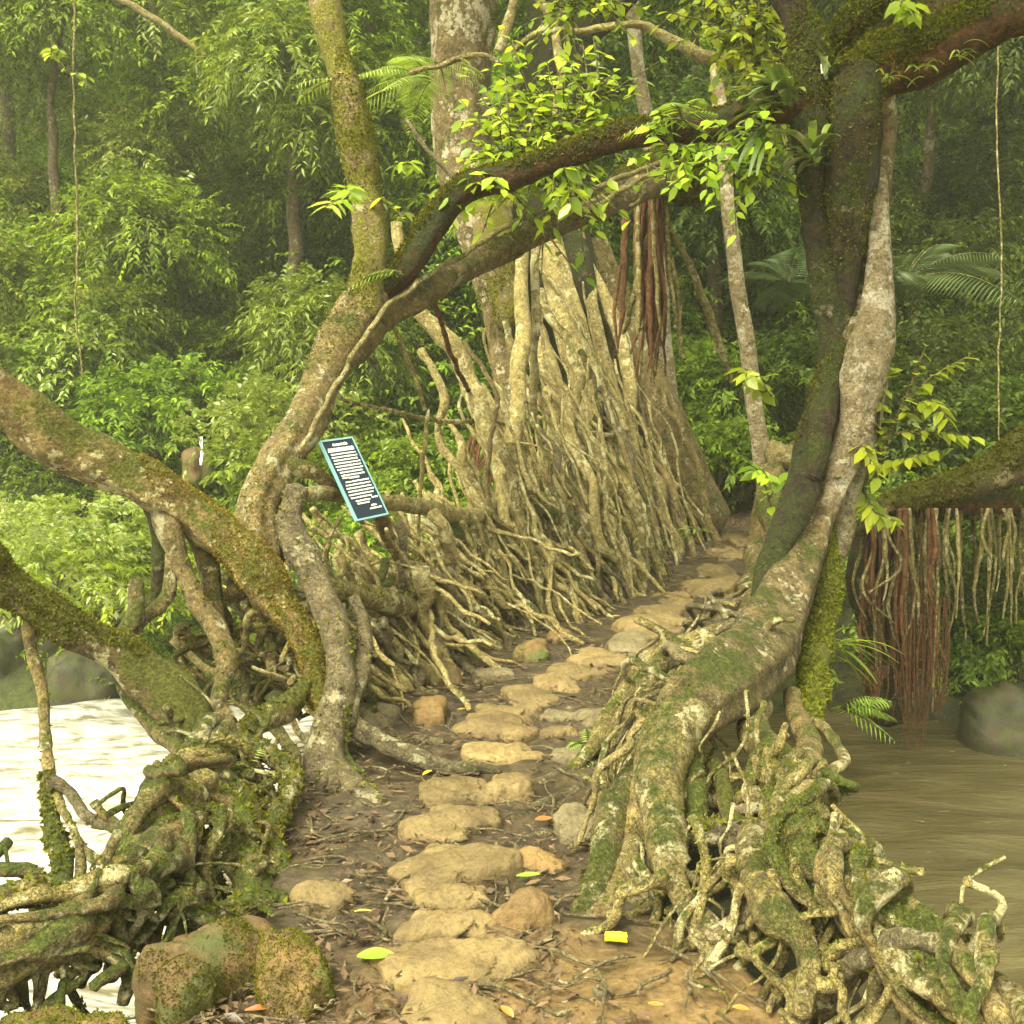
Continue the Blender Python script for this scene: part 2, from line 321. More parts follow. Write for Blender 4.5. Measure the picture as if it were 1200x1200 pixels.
# ------------------------------------------------------------------ the setting: terrain, river, path
# path edges of the bridge deck, traced on the photograph at ground level
_rows = [1250, 1200, 1100, 1050, 1000, 950, 900, 850, 800, 750, 700, 650, 620, 600, 585]
_l = [185, 230, 310, 330, 340, 350, 365, 395, 440, 540, 680, 790, 830, 848, 862]
_r = [960, 930, 830, 790, 745, 730, 730, 735, 755, 805, 855, 888, 897, 903, 908]
_ye = np.array([gd(q) for q in _rows]); _le = np.array([G(a, q)[0] for a, q in zip(_l, _rows)]); _re = np.array([G(a, q)[0] for a, q in zip(_r, _rows)])
def path_edges(y): return np.interp(y, _ye, _le), np.interp(y, _ye, _re)
def H(x, y):
    """terrain height"""
    x = np.asarray(x, float); y = np.asarray(y, float)
    near = (1 - sstep(4.3, 5.0, y)) * (1 - sstep(1.0, 1.3, np.abs(x)) * sstep(2.1, 2.7, y))
    shore = 10.9 - 0.14 * np.clip(x - 1.5, 0, 4)
    far = sstep(shore - 0.8, shore + 2.0, y)
    z = -2.9 + near * 2.8 + far * (2.85 - 0.75 * sstep(-2, -4.5, x) * sstep(17, 13, y))
    l, r = path_edges(y); c = (l + r) / 2
    hill = np.clip(y - 15.5, 0, None); hill = 0.62 * np.sqrt(hill * hill + 4) - 1.24
    hill = hill + 0.5 * sstep(1.5, 6, np.abs(x - c)) * sstep(12.5, 17, y) * np.sin(x * 0.6 + 1)
    z = z + hill
    p = np.stack([x, y, 0 * x], -1).reshape(-1, 3)
    n = (N1(p, 0.5) * 0.12 + N2(p, 1.7) * 0.05).reshape(x.shape)
    return z + n * (1 - near * 0.7) * (0.3 + 0.7 * sstep(0.4, 1.5, np.abs(x - c)))
def grid(xs, ys, zf):
    X, Y = np.meshgrid(xs, ys); Z = zf(X, Y)
    V = np.stack([X, Y, Z], -1).reshape(-1, 3); nx, ny = len(xs), len(ys)
    i = np.arange(nx - 1)[None, :] + nx * np.arange(ny - 1)[:, None]; i = i.ravel()
    return V, np.stack([i, i + 1, i + nx + 1, i + nx], -1)
xs = np.concatenate([np.linspace(-60, -9, 40), np.linspace(-8.8, 8.8, 120), np.linspace(9, 60, 40)])
ys = np.concatenate([np.linspace(-25, 0, 14), np.linspace(0.2, 20, 120), np.linspace(20.5, 80, 70)])
V, q = grid(xs, ys, H)
tag(build('ground', V, [q], M['soil']), 'earth river banks and forest hillside floor', kind='structure')
WZ = -1.8
def wz(X, Y):
    p = np.stack([X * 0.7, Y * 2.0, 0 * X], -1).reshape(-1, 3)
    a = 0.03 + 0.09 * sstep(-1.5, -3.5, X)
    return WZ + a * (N1(p, 1.1) * 0.6 + N2(p, 2.6) * 0.4).reshape(X.shape)
V, q = grid(np.concatenate([np.linspace(-40, -8, 40), np.linspace(-7.9, 7.9, 260), np.linspace(8, 40, 40)]), np.linspace(0.5, 14.5, 230), wz)
tag(build('river', V, [q], M['water']), 'river with white foaming rapids at one side and brown water at the other', kind='structure')
def deck():
    ny, nx = 460, 70
    yy = 0.6 + (17.5 - 0.6) * np.linspace(0, 1, ny) ** 1.6
    l, r = path_edges(yy)
    t = np.linspace(-0.12, 1.12, nx)
    X = l[:, None] + (r - l)[:, None] * t[None]; Y = np.repeat(yy[:, None], nx, 1)
    p = np.stack([X, Y, 0 * X], -1).reshape(-1, 3)
    Z = (N1(p, 2.2) * 0.012 + N2(p, 6) * 0.008 + N3(p, 17) * 0.004).reshape(X.shape) + 0.02 * sstep(13, 17, Y)
    e = np.clip(np.maximum(-t, t - 1) / 0.12, 0, 1)
    Z = Z - (e ** 2 * 0.35)[None] + np.clip(Y - 15.5, 0, None) * 0.25
    V = np.stack([X, Y, Z], -1).reshape(-1, 3)
    V2 = V.copy(); V2[:, 2] -= 0.14
    i = np.arange(nx - 1)[None, :] + nx * np.arange(ny - 1)[:, None]; i = i.ravel()
    q = np.stack([i, i + 1, i + nx + 1, i + nx], -1); n = len(V)
    sides = []
    for c in (0, nx - 1):
        j = np.arange(ny - 1) * nx + c
        s = np.stack([j, j + nx, j + nx + n, j + n], -1); sides.append(s if c == 0 else s[:, ::-1])
    return np.concatenate([V, V2]), [q, (q + n)[:, ::-1]] + sides
V, fs = deck()
tag(build('mud_path', V, fs, M['mud']), 'muddy trodden path over the root bridge', kind='structure')

# ------------------------------------------------------------------ tubes: trunks, limbs, roots
def catmull(pts, step):
    p = np.asarray(pts, float); p = np.vstack([2 * p[0] - p[1], p, 2 * p[-1] - p[-2]]); out = []
    for i in range(1, len(p) - 2):
        n = max(2, int(np.linalg.norm(p[i + 1, :3] - p[i, :3]) / step))
        t = np.linspace(0, 1, n, endpoint=False)[:, None]
        a, b, c, d = p[i - 1], p[i], p[i + 1], p[i + 2]
        out.append(0.5 * (2 * b + (c - a) * t + (2 * a - 5 * b + 4 * c - d) * t * t + (3 * b - a - 3 * c + d) * t ** 3))
    out.append(p[-2][None]); return np.vstack(out)
def tube(pts, sides=10, step=None, lump=0.14, wob=0.0, seed=0, ridge=0.0, cap=True):
    """pts: (x,y,z,r); a lumpy tapering tube. returns V, faces, normals"""
    pts = np.asarray(pts, float); rm = pts[:, 3].mean()
    c = catmull(pts, step or max(0.02, rm * 0.55)); c[:, 3] = np.maximum(c[:, 3], 0.0015)
    xyz = c[:, :3].copy(); r = c[:, 3]
    rs = np.random.default_rng(seed + 11); off = rs.uniform(0, 50, 3)
    if wob:
        w = np.stack([N1(xyz + off, 1.2 / max(rm, .02) * 0.16), N2(xyz + off, 1.2 / max(rm, .02) * 0.16), N3(xyz + off, 1.2 / max(rm, .02) * 0.16)], -1) * wob * rm
        k = np.minimum(np.arange(len(xyz)), np.arange(len(xyz))[::-1]); w *= np.clip(k / 4, 0, 1)[:, None]; xyz += w
    T = np.gradient(xyz, axis=0); T /= np.linalg.norm(T, axis=1)[:, None] + 1e-9
    A = np.zeros_like(T); u = np.cross(T[0], [0.3, 0.9, 0.2]); u /= np.linalg.norm(u)
    for i in range(len(T)):
        u = u - T[i] * u.dot(T[i]); u /= np.linalg.norm(u) + 1e-9; A[i] = u
    B = np.cross(T, A); th = np.linspace(0, 2 * math.pi, sides, endpoint=False)
    D = A[:, None] * np.cos(th)[None, :, None] + B[:, None] * np.sin(th)[None, :, None]
    ring = xyz[:, None] + D * r[:, None, None]
    q = (ring + off).reshape(-1, 3); f = 0.42 / max(rm, 0.012)
    m = 1 + lump * (N2(q, f) * 0.65 + N3(q, f * 2.3) * 0.4 + N1(q, f * 5) * 0.16).reshape(len(xyz), sides)
    if ridge:
        ph = rs.uniform(0, 6, 3); s = np.linspace(0, 1, len(xyz))[:, None]
        m += ridge * (np.sin(3 * th[None] + ph[0] + 2 * s) * 0.5 + np.sin(5 * th[None] + ph[1] - 3 * s) * 0.4 + np.sin(8 * th[None] + ph[2] + s) * 0.2)
    ring = xyz[:, None] + D * (r[:, None] * np.maximum(m, 0.3))[:, :, None]
    V = ring.reshape(-1, 3); n = len(xyz)
    i = (np.arange(n - 1)[:, None] * sides + np.arange(sides)[None]).ravel(); j = (np.arange(n - 1)[:, None] * sides + (np.arange(sides)[None] + 1) % sides).ravel()
    fs = [np.stack([i, j, j + sides, i + sides], -1)]; Nn = D.reshape(-1, 3)
    if cap:
        V = np.vstack([V, xyz[:1] - T[:1] * r[0] * 0.35, xyz[-1:] + T[-1:] * r[-1] * 0.6]); Nn = np.vstack([Nn, -T[:1], T[-1:]])
        k = np.arange(sides); k2 = (k + 1) % sides; b = (n - 1) * sides
        fs.append(np.stack([k2, k, np.full(sides, n * sides)], -1)); fs.append(np.stack([b + k, b + k2, np.full(sides, n * sides + 1)], -1))
    return V, fs, Nn
def tufts(V, fs, Nn, dens, size, seed, up=0.15, thr=0.0):
    """small moss flakes standing on a tube's surface"""
    r = np.random.default_rng(seed); q = fs[0]
    a = V[q]; e1 = a[:, 1] - a[:, 0]; e2 = a[:, 3] - a[:, 0]; ar = np.linalg.norm(np.cross(e1, e2), axis=1)
    n = int(ar.sum() * dens)
    if n < 3: return None
    f = r.choice(len(q), n, p=ar / ar.sum()); uv = r.uniform(0, 1, (n, 2))
    p = a[f, 0] + e1[f] * uv[:, :1] + e2[f] * uv[:, 1:]; nn = Nn[q[f, 0]]
    k = (N1(p, 2.2) * 0.5 + N2(p, 6.5) * 0.4 + nn[:, 2] * up * 3) > thr
    p = p[k]; nn = nn[k]; n = len(p)
    if n < 3: return None
    d = nn * 0.8 + r.normal(size=(n, 3)) * 0.55; d[:, 2] -= 0.15; d /= np.linalg.norm(d, axis=1)[:, None]
    t = np.cross(d, r.normal(size=(n, 3))); t /= np.linalg.norm(t, axis=1)[:, None] + 1e-9
    s = size * r.uniform(0.5, 1.5, n)[:, None]
    W_ = np.stack([p - t * s * 0.5 - nn * s * 0.1, p + t * s * 0.5 - nn * s * 0.1, p + d * s], 1).reshape(-1, 3)
    return W_, np.arange(3 * n).reshape(-1, 3)
_seed = [100]
def wood(name, pts, mat, parent, px=True, sides=10, lump=0.16, wob=0.35, ridge=0.0, moss=0, msize=0.016, mmat='fuzz', thr=0.0, label=None, loc=None, step=None, up=0.15):
    """pts (pixel x, pixel y, depth, radius in pixels) when px, else world (x,y,z,r)"""
    _seed[0] += 1
    if px: pts = [(*P(a, b, d), rr * d / F) for a, b, d, rr in pts]
    V, fs, Nn = tube(pts, sides, lump=lump, wob=wob, seed=_seed[0], ridge=ridge, step=step)
    bag = Bag(); bag.add(V, fs, 0)
    if moss:
        tf = tufts(V, fs, Nn, moss, msize, _seed[0], up, thr)
        if tf is not None: bag.add(tf[0], [tf[1]], 1, False)
    o = bag.build(name, [M[mat], M[mmat]], parent, loc)
    if label: o['label'] = label
    return o

# ------------------------------------------------------------------ stones
def stone(name, c, w, d, h, mat, label, group=None, seed=0, rot=0.0, sq=2.6, dome=0.10, tilt=(0, 0), cat='stone', moss=0, sink=0.06, rough=0.05):
    """a rounded irregular slab: outline radius by angle, domed top, steep sides"""
    rs = np.random.default_rng(seed + 500); na, prof = 96, [0.0, 0.2, 0.4, 0.6, 0.76, 0.87, 0.94, 0.985, 1.0, 1.01, 0.99, 0.95, 0.8]
    hz = [1, 1, 0.995, 0.98, 0.955, 0.92, 0.87, 0.78, 0.64, 0.44, 0.2, 0.0, -0.12]
    th = np.linspace(0, 2 * math.pi, na, endpoint=False)
    u_ = np.linspace(0, 12, 40); prof, hz = np.interp(u_, np.arange(13), prof), np.interp(u_, np.arange(13), hz)
    out = (np.abs(np.cos(th)) ** sq + np.abs(np.sin(th)) ** sq) ** (-1 / sq)
    for k, a in ((2, .07), (3, .09), (4, .05), (5, .05), (7, .03)): out = out * (1 + a * np.sin(k * th + rs.uniform(0, 6.28)))
    V = []
    for i, (pr, z) in enumerate(zip(prof, hz)):
        rr = out * pr
        V.append(np.stack([rr * np.cos(th) * w / 2, rr * np.sin(th) * d / 2, (z + dome * (1 - pr * pr) * (z > 0.5)) * h * np.ones(na) / (1 + dome)], -1))
    V = np.concatenate(V); off = rs.uniform(0, 60, 3); s = max(w, d)
    f = 1 / s
    nz = N1(V * f * 2.0 + off) * 0.5 + N2(V * f * 5 + off) * 0.25 + N3(V * f * 12 + off) * 0.12 + N1(V * f * 27 + off) * 0.05
    st = np.round(N2(V[:, :2].repeat(1, 0) @ np.array([[1, 0, 0], [0, 1, 0]]) * f * 2.4 + off) * 1.5) / 1.5   # bedding steps
    V[:, 2] += (nz * rough * 1.2 + st * rough * 0.35) * s * (V[:, 2] > 0.3 * h)
    rad = V[:, :2] / (np.linalg.norm(V[:, :2], axis=1)[:, None] + 1e-6)
    V[:, :2] += rad * (nz * rough * 1.3 * s)[:, None] * (np.linalg.norm(V[:, :2], axis=1)[:, None] > 0.3 * s)
    ca, sa = math.cos(rot), math.sin(rot); V[:, 2] += tilt[0] * V[:, 0] + tilt[1] * V[:, 1]
    X = V[:, 0] * ca - V[:, 1] * sa; Y = V[:, 0] * sa + V[:, 1] * ca
    V = np.stack([X, Y, V[:, 2] - sink], -1) + np.asarray(c)
    m = len(prof); i = (np.arange(m - 1)[:, None] * na + np.arange(na)[None]).ravel(); j = (np.arange(m - 1)[:, None] * na + (np.arange(na)[None] + 1) % na).ravel()
    q = np.stack([i, i + na, j + na, j], -1)
    bag = Bag(); bag.add(V, [q], 0)
    if moss:
        nn = np.zeros_like(V); nn[:, 2] = 0.6; nn[:, :2] = (V - np.asarray(c))[:, :2] / s; nn /= np.linalg.norm(nn, axis=1)[:, None] + 1e-9
        tf = tufts(V, [q], nn, moss, 0.006, seed, 0.35, .35)
        if tf is not None: bag.add(tf[0], [tf[1]], 1, False)
    o = bag.build(name, [M[mat], M['fuzz']], loc=c)
    return tag(o, label, cat, group)
def px_stone(x0, x1, y0, y1, mat, label, name='stepping_stone', group='flat stepping stones along the muddy path', front=0.28, wx=1.02, **kw):
    """stone lying on the path, filling this pixel box; front = the share of the box that is its front face"""
    yb = y1; yt = y1 - (y1 - y0) * (1 - front)
    d_near = gd(yb); hgt = kw.pop('h', None) or max(0.045, (y1 - y0) * front * d_near / F * 1.15 + .012)
    d_far = gd(y0, hgt * 0.8)
    if d_far < d_near + 0.1: d_far = d_near + 0.1
    dm = (d_near + d_far) / 2; w = (x1 - x0) * dm / F; xm = ((x0 + x1) / 2 - 600) / F * dm * (1.0 / (cp + 0 * sp_)) * cp
    c = G((x0 + x1) / 2, 600, 0); c = np.array([((x0 + x1) / 2 - 600) / F * (dm * cp + 1.6 * sp_), dm, 0])
    k = dm * cp + 1.6 * sp_                      # distance along the lens axis
    w = (x1 - x0) * k / F
    return stone(name, c, w * wx, (d_far - d_near) * (wx + .04), hgt + 0.06, mat, label, group, seed=int(x0 * 7 + y0), **kw)
ST = [
 (466, 592, 1152, 1225, 'stone_tan', 'rounded tan stepping stone nearest the camera, at the photo\'s bottom edge', dict(front=.15)),
 (434, 622, 1095, 1163, 'stone_tan', 'widest flat tan stepping stone, beside the bright green fallen leaf', dict(front=.26, sq=2.2)),
 (476, 577, 1060, 1108, 'stone_tan', 'squarish pitted tan stepping stone touching the back of the widest slab', dict(front=.35, sq=3.6)),
 (478, 578, 1029, 1070, 'stone_tan', 'tan stepping stone with a yellow edge beside the orange round boulder', dict(front=.3, sq=3.2)),
 (454, 599, 984, 1044, 'stone_tan', 'large pale slab with a ledge on top, next to a mossy root foot', dict(front=.33, sq=2.4)),
 (470, 552, 957, 990, 'stone_tan', 'smooth brown orange stepping stone behind the large ledged slab', dict(front=.3)),
 (503, 586, 941, 976, 'stone_tan', 'brown stepping stone half tucked behind the smooth orange one', dict(front=.3)),
 (495, 582, 909, 946, 'stone_tan', 'orange edged stepping stone beside the upright grey chunk', dict(front=.3, sq=3)),
 (574, 619, 901, 940, 'stone_tan', 'blocky grey upright chunk at the end of the thick crossing root', dict(front=.45, sq=3)),
 (541, 632, 867, 895, 'stone_tan', 'smooth oval stepping stone just beyond the thick crossing root', dict(front=.2)),
 (541, 632, 834, 868, 'stone_tan', 'broad pale oval stepping stone with a thick dark front edge', dict(front=.28)),
 (560, 630, 824, 842, 'stone_tan', 'thin slab wedged behind the broad pale oval stone', dict(front=.2)),
 (630, 676, 848, 868, 'stone_tan', 'small rough stone to the right of the broad oval stone', dict(front=.3)),
 (634, 680, 831, 848, 'stone_grey', 'small greyish slab above the small rough stone', dict(front=.3)),
 (591, 652, 804, 830, 'stone_tan', 'pale stone with a whitish corner at the middle of the path', dict(front=.3)),
 (626, 680, 789, 813, 'stone_tan', 'rounded grey stone with a dark underside in the path\'s middle', dict(front=.3)),
 (644, 706, 776, 797, 'stone_tan', 'yellowish flat stone with a bit of green growing at its corner', dict(front=.2)),
 (668, 748, 766, 784, 'stone_tan', 'long low greenish grey slab halfway along the path', dict(front=.2)),
 (680, 716, 757, 772, 'stone_tan', 'small orange brown slab lying on the long greenish one', dict(front=.2)),
 (712, 764, 741, 769, 'stone_grey', 'layered grey stone where the path starts to bend right', dict(front=.3)),
 (722, 802, 722, 745, 'stone_tan', 'wide thin slab with a dark rim at the bend of the path', dict(front=.2)),
 (746, 806, 707, 727, 'stone_tan', 'warm brown slab behind the wide dark rimmed one', dict(front=.2)),
 (764, 814, 693, 712, 'stone_tan', 'light orange slab below the fan of straight roots', dict(front=.2)),
 (796, 852, 677, 700, 'stone_tan', 'pale brown slab opposite the foot of the root fan', dict(front=.2)),
 (818, 862, 659, 681, 'stone_tan', 'third slab from the path\'s far end', dict(front=.2)),
 (834, 875, 642, 661, 'stone_tan', 'second slab from the path\'s far end', dict(front=.2)),
 (848, 884, 625, 642, 'stone_tan', 'farthest slab, where the path leaves the bridge', dict(front=.2)),
]
for a in ST: px_stone(*a[:4], a[4], a[5], **a[6])
SS = [
 (583, 648, 1036, 1094, 'stone_orange', 'round orange boulder with a green grey face beside the stepping stones', dict(front=.55, dome=.5, sq=2.1)),
 (599, 664, 993, 1026, 'stone_orange', 'low rounded brown rock at the foot of a mossy root', dict(front=.4, dome=.4)),
 (650, 706, 944, 988, 'stone_grey', 'pale grey flat topped rock tucked against the right hand roots', dict(front=.3)),
 (348, 414, 1029, 1070, 'stone_tan', 'dusty tan rock lying alone in the mud and litter', dict(front=.4, dome=.3)),
 (414, 466, 819, 858, 'stone_grey', 'smooth greenish grey rock behind the thick crossing root', dict(front=.5, dome=.3)),
 (482, 521, 816, 850, 'stone_orange', 'squarish orange block with moss, right of the greenish grey rock', dict(front=.5, sq=4)),
 (496, 541, 773, 805, 'stone_moss', 'rounded mossy green rock at the left edge of the path', dict(front=.5, dome=.4)),
 (466, 500, 780, 806, 'stone_grey', 'grey rock between roots, left of the mossy green one', dict(front=.5, dome=.3)),
 (604, 644, 748, 776, 'stone_moss', 'green and rust rock at the foot of the left root railing', dict(front=.5, dome=.3)),
 (640, 668, 735, 753, 'stone_orange', 'small orange rock at the base of the root fan', dict(front=.4)),
 (652, 686, 874, 897, 'stone_grey', 'small pale rock in front of the fern tuft on the right', dict(front=.4)),
 (675, 716, 825, 858, 'stone_grey', 'grey rock with a reddish top under the right hand roots', dict(front=.45, dome=.3)),
 (556, 602, 781, 796, 'stone_grey', 'long low grey stone under a looping root', dict(front=.4)),
]
for a in SS: px_stone(*a[:4], a[4], a[5], name='rock', group='loose rocks beside the path', cat='rock', **a[6])
stone('boulder', G(338, 1160), 0.17, 0.30, 0.20, 'stone_moss', 'leaning wedge shaped mossy boulder with a bare brown foot', 'mossy boulders at the near left', 3, rot=0.5, sq=3, dome=.35, cat='boulder', rough=.085, moss=42000)
stone('boulder', G(235, 1185) + np.array([0, .10, 0]), 0.22, 0.40, 0.21, 'stone_moss', 'big moss capped boulder with orange brown base, near left corner', 'mossy boulders at the near left', 5, rot=-0.55, dome=.25, sq=3.4, tilt=(-.25, .15), cat='boulder', rough=.085, moss=42000)
stone('boulder', G(40, 1290) + np.array([0, .1, -.14]), 0.5, 0.45, 0.26, 'stone_moss', 'moss covered mound under the tangled roots in the near left corner', 'mossy boulders at the near left', 8, dome=.5, cat='boulder', rough=.085, moss=42000)
def bank_rock(x0, x1, y0, d, h, mat, label, seed, dp=1.2, z=-1.95, **kw):
    a, b = P(x0, 800, d), P(x1, 800, d)
    return stone('bank_rock', np.array([(a[0] + b[0]) / 2, d, z]), b[0] - a[0], dp, h, mat, label, 'rocks at the water\'s edge', seed, cat='rock', sink=0.1, rough=.09, **kw)
bank_rock(1092, 1290, 800, 10.9, 0.72, 'stone_wet', 'large mossy rock at the edge of the brown river', 21, 1.8, dome=.15, sq=3.2, moss=2500)
bank_rock(968, 1045, 870, 10.9, 0.22, 'stone_wet', 'low flat wet rock at the waterline beside the tree', 22, .7)
bank_rock(60, 200, 800, 11.8, 0.75, 'stone_wet', 'dark wet rock ledge above the white rapids', 23, 1.2, moss=600)
bank_rock(-90, 70, 790, 12.3, 1.0, 'stone_wet', 'dark rock wall behind the rapids at the photo\'s left edge', 24, 1.4)
bank_rock(150, 260, 830, 11.2, 0.45, 'stone_wet', 'grey wet rock shelf with a thin trickle running over it', 25, 0.9)
bank_rock(1000, 1110, 800, 11.9, 0.9, 'stone_wet', 'dark undercut rock behind the reddish hanging roots', 26, 1.2)

# ------------------------------------------------------------------ the right-hand fig tree: trunk, limbs, roots
TR = thing('fig_tree', 'twisted fig tree with dark mossy crotch and pale peeling trunk beside the path', 'tree', (1.45, 5.3, 0))
wood('trunk', [(1000, 105, 6.0, 41.4), (1006, 160, 6.0, 36.0), (1012, 220, 6.0, 28.8), (1014, 290, 5.98, 26.1), (1011, 350, 5.95, 28.8), (1000, 420, 5.85, 34.2), (984, 490, 5.75, 36.0), (962, 560, 5.6, 32.4), (943, 630, 5.45, 30.6), (915, 700, 5.1, 33.3), (880, 765, 4.6, 39.6), (832, 815, 4.1, 41.4), (795, 848, 3.88, 37.8), (775, 885, 3.75, 27.0)], 'trunk_fig', TR, sides=64, lump=0.12, wob=.15, ridge=.17, moss=2500, msize=.008, thr=0.7)
wood('stem', [(945, 60, 6.1, 22), (952, 150, 6.0, 26), (957, 240, 5.95, 20), (968, 320, 5.9, 18), (980, 390, 5.85, 20), (972, 460, 5.72, 22), (955, 520, 5.6, 22), (935, 590, 5.42, 20), (915, 640, 5.25, 16), (890, 700, 5.0, 11)], 'trunk_dark', TR, sides=24, ridge=.14, wob=.25, moss=5000, msize=.012, thr=.1, label='dark narrow stem beside the pale trunk')
wood('stem', [(1004, 90, 5.93, 34), (1000, 170, 5.86, 30), (992, 260, 5.84, 22), (990, 340, 5.83, 16), (985, 400, 5.8, 12), (968, 480, 5.55, 14), (952, 560, 5.42, 10)], 'trunk_dark', TR, sides=24, ridge=.16, wob=.3, moss=5000, msize=.012, thr=.1)
wood('stem', [(1030, 390, 5.85, 10), (1020, 450, 5.75, 20), (1004, 510, 5.7, 22), (992, 580, 5.62, 16), (992, 640, 5.58, 11), (975, 690, 5.5, 6)], 'trunk_pale', TR, sides=18, ridge=.1, moss=800, thr=.8, label='pale strip of stem ending in a white splinter')
wood('stem', [(1026, 130, 5.95, 9), (1031, 200, 5.9, 10), (1031, 270, 5.85, 12), (1028, 330, 5.8, 16), (1020, 385, 5.68, 22), (1009, 435, 5.6, 23), (998, 490, 5.56, 18), (985, 545, 5.55, 17), (968, 600, 5.5, 14), (955, 650, 5.5, 9)], 'trunk_pale', TR, sides=24, ridge=.16, wob=.3, label='bare white peeled strip of the trunk')
wood('stem', [(955, 560, 5.62, 17.3), (963, 640, 5.52, 19.4), (966, 720, 5.3, 20.2), (952, 790, 4.8, 18.7), (945, 850, 4.35, 14.4)], 'limb_moss', TR, sides=20, moss=14000, msize=.013, thr=-.1, label='column thick with bright green moss')
LIMB = dict(parent=TR, sides=22, ridge=.08, wob=.4)
wood('limb', [(985, 130, 6.0, 37.8), (1040, 98, 5.9, 36.1), (1105, 72, 5.7, 32.7), (1165, 42, 5.5, 32.7), (1240, 0, 5.3, 31.0), (1330, -70, 5.0, 28.4), (1470, -200, 4.8, 23.2), (1560, -340, 4.7, 15.5)], 'limb_dark', moss=14000, msize=.016, thr=-.15, up=.45, label='thick dark limb with moss on top and rust coloured underside', **LIMB)
wood('limb', [(965, 105, 6.1, 22), (1000, 78, 6.2, 18), (1040, 45, 6.4, 14), (1085, 15, 6.6, 13), (1150, -45, 6.8, 12), (1260, -200, 7.0, 8)], 'limb_gold', moss=6000, msize=.012, thr=.2, **LIMB)
wood('limb', [(955, 120, 6, 28), (945, 50, 6.05, 20), (918, -10, 6.1, 15), (890, -70, 6.2, 13), (880, -240, 6.3, 9)], 'trunk_dark', moss=8000, msize=.014, thr=.0, **LIMB)
wood('limb', [(958, 80, 6.1, 16), (985, 40, 6.15, 18), (1015, 10, 6.2, 20), (1035, -50, 6.3, 18), (1060, -220, 6.4, 12)], 'limb_dark', moss=12000, msize=.016, thr=-.1, **LIMB)
wood('limb', [(975, 130, 6, 28), (905, 122, 6.1, 25), (845, 143, 6.2, 20), (785, 160, 6.3, 16), (720, 172, 6.35, 15), (660, 188, 6.4, 15), (600, 210, 6.45, 17), (548, 222, 6.45, 16), (505, 262, 6.4, 15), (465, 312, 6.3, 16), (436, 345, 6.2, 18)], 'limb_dark', moss=12000, msize=.015, thr=-.1, up=.4, label='long mossy limb arching across to the forked tree', **LIMB)
RR = dict(parent=TR, sides=16)
for pts, mat, ms in [
 ([(800, 838, 3.9, 38), (778, 880, 3.72, 33), (783, 945, 3.45, 27), (800, 1015, 3.18, 22), (822, 1075, 3.0, 18), (838, 1105, 2.94, 21), (832, 1150, 2.86, 15), (826, 1190, 2.8, 12)], 'root', 1800),
 ([(785, 860, 3.85, 34), (765, 930, 3.68, 30), (738, 1000, 3.45, 27), (710, 1060, 3.26, 24), (695, 1104, 3.14, 24)], 'trunk_tan', 2600),
 ([(775, 880, 3.85, 24), (728, 960, 3.62, 22), (703, 1020, 3.4, 20), (682, 1070, 3.24, 18), (666, 1104, 3.13, 17)], 'root_moss', 4000),
 ([(870, 760, 4.7, 20), (810, 765, 4.7, 15), (765, 790, 4.62, 14), (738, 840, 4.5, 15), (716, 900, 4.28, 14), (690, 955, 4.02, 10), (650, 975, 3.92, 6)], 'root', 1500),
 ([(880, 735, 4.95, 16), (820, 745, 4.95, 12), (772, 765, 4.9, 11), (724, 825, 4.8, 11), (700, 870, 4.6, 9), (660, 905, 4.45, 7), (600, 930, 4.27, 4)], 'root', 500),
 ([(892, 825, 4.35, 14), (888, 868, 4.0, 22), (912, 905, 3.76, 24), (925, 955, 3.44, 18), (908, 1000, 3.16, 15)], 'root', 1500),
 ([(928, 812, 4.6, 10), (944, 865, 4.2, 15), (955, 925, 3.66, 20), (948, 990, 3.2, 22), (925, 1010, 3.08, 18)], 'trunk_tan', 1200),
 ([(950, 845, 4.3, 7), (968, 852, 4.25, 6), (988, 882, 4.0, 7), (984, 902, 3.85, 7), (962, 915, 3.75, 8)], 'root', 0),
 ([(838, 895, 3.85, 10), (856, 940, 3.55, 10), (876, 978, 3.3, 11), (890, 1000, 3.15, 10)], 'limb_gold', 0),
 ([(812, 985, 3.35, 9), (850, 985, 3.28, 11), (880, 1008, 3.15, 11), (900, 1030, 3.0, 10)], 'root_grey', 800),
 ([(882, 985, 3.22, 20), (888, 1030, 2.96, 23), (905, 1060, 2.78, 24), (935, 1090, 2.68, 18), (945, 1130, 2.6, 15), (940, 1190, 2.5, 11)], 'root', 2600),
 ([(832, 1100, 2.93, 15), (862, 1075, 2.92, 9), (900, 1030, 2.95, 7), (925, 1000, 3.05, 5)], 'root_grey', 0),
 ([(755, 1136, 3.01, 5), (800, 1112, 2.98, 9), (830, 1098, 2.95, 9), (870, 1085, 2.9, 6)], 'root', 0),
 ([(905, 700, 5.0, 14), (870, 740, 4.85, 10), (825, 770, 4.75, 9), (785, 800, 4.45, 8), (755, 840, 4.3, 9), (740, 900, 4.1, 10), (728, 955, 3.95, 8)], 'root', 900),
 ([(770, 890, 3.8, 18), (750, 960, 3.62, 13), (745, 1020, 3.42, 10), (750, 1075, 3.2, 10), (738, 1118, 3.06, 6)], 'root_moss', 2500),
 ([(810, 890, 3.8, 16), (815, 960, 3.5, 13), (795, 1010, 3.38, 10), (780, 1060, 3.22, 9), (765, 1108, 3.08, 6)], 'root_moss', 2500),
 ]: wood('root', pts, mat, moss=ms * 2, msize=.006, lump=.17, thr=.4, **RR)
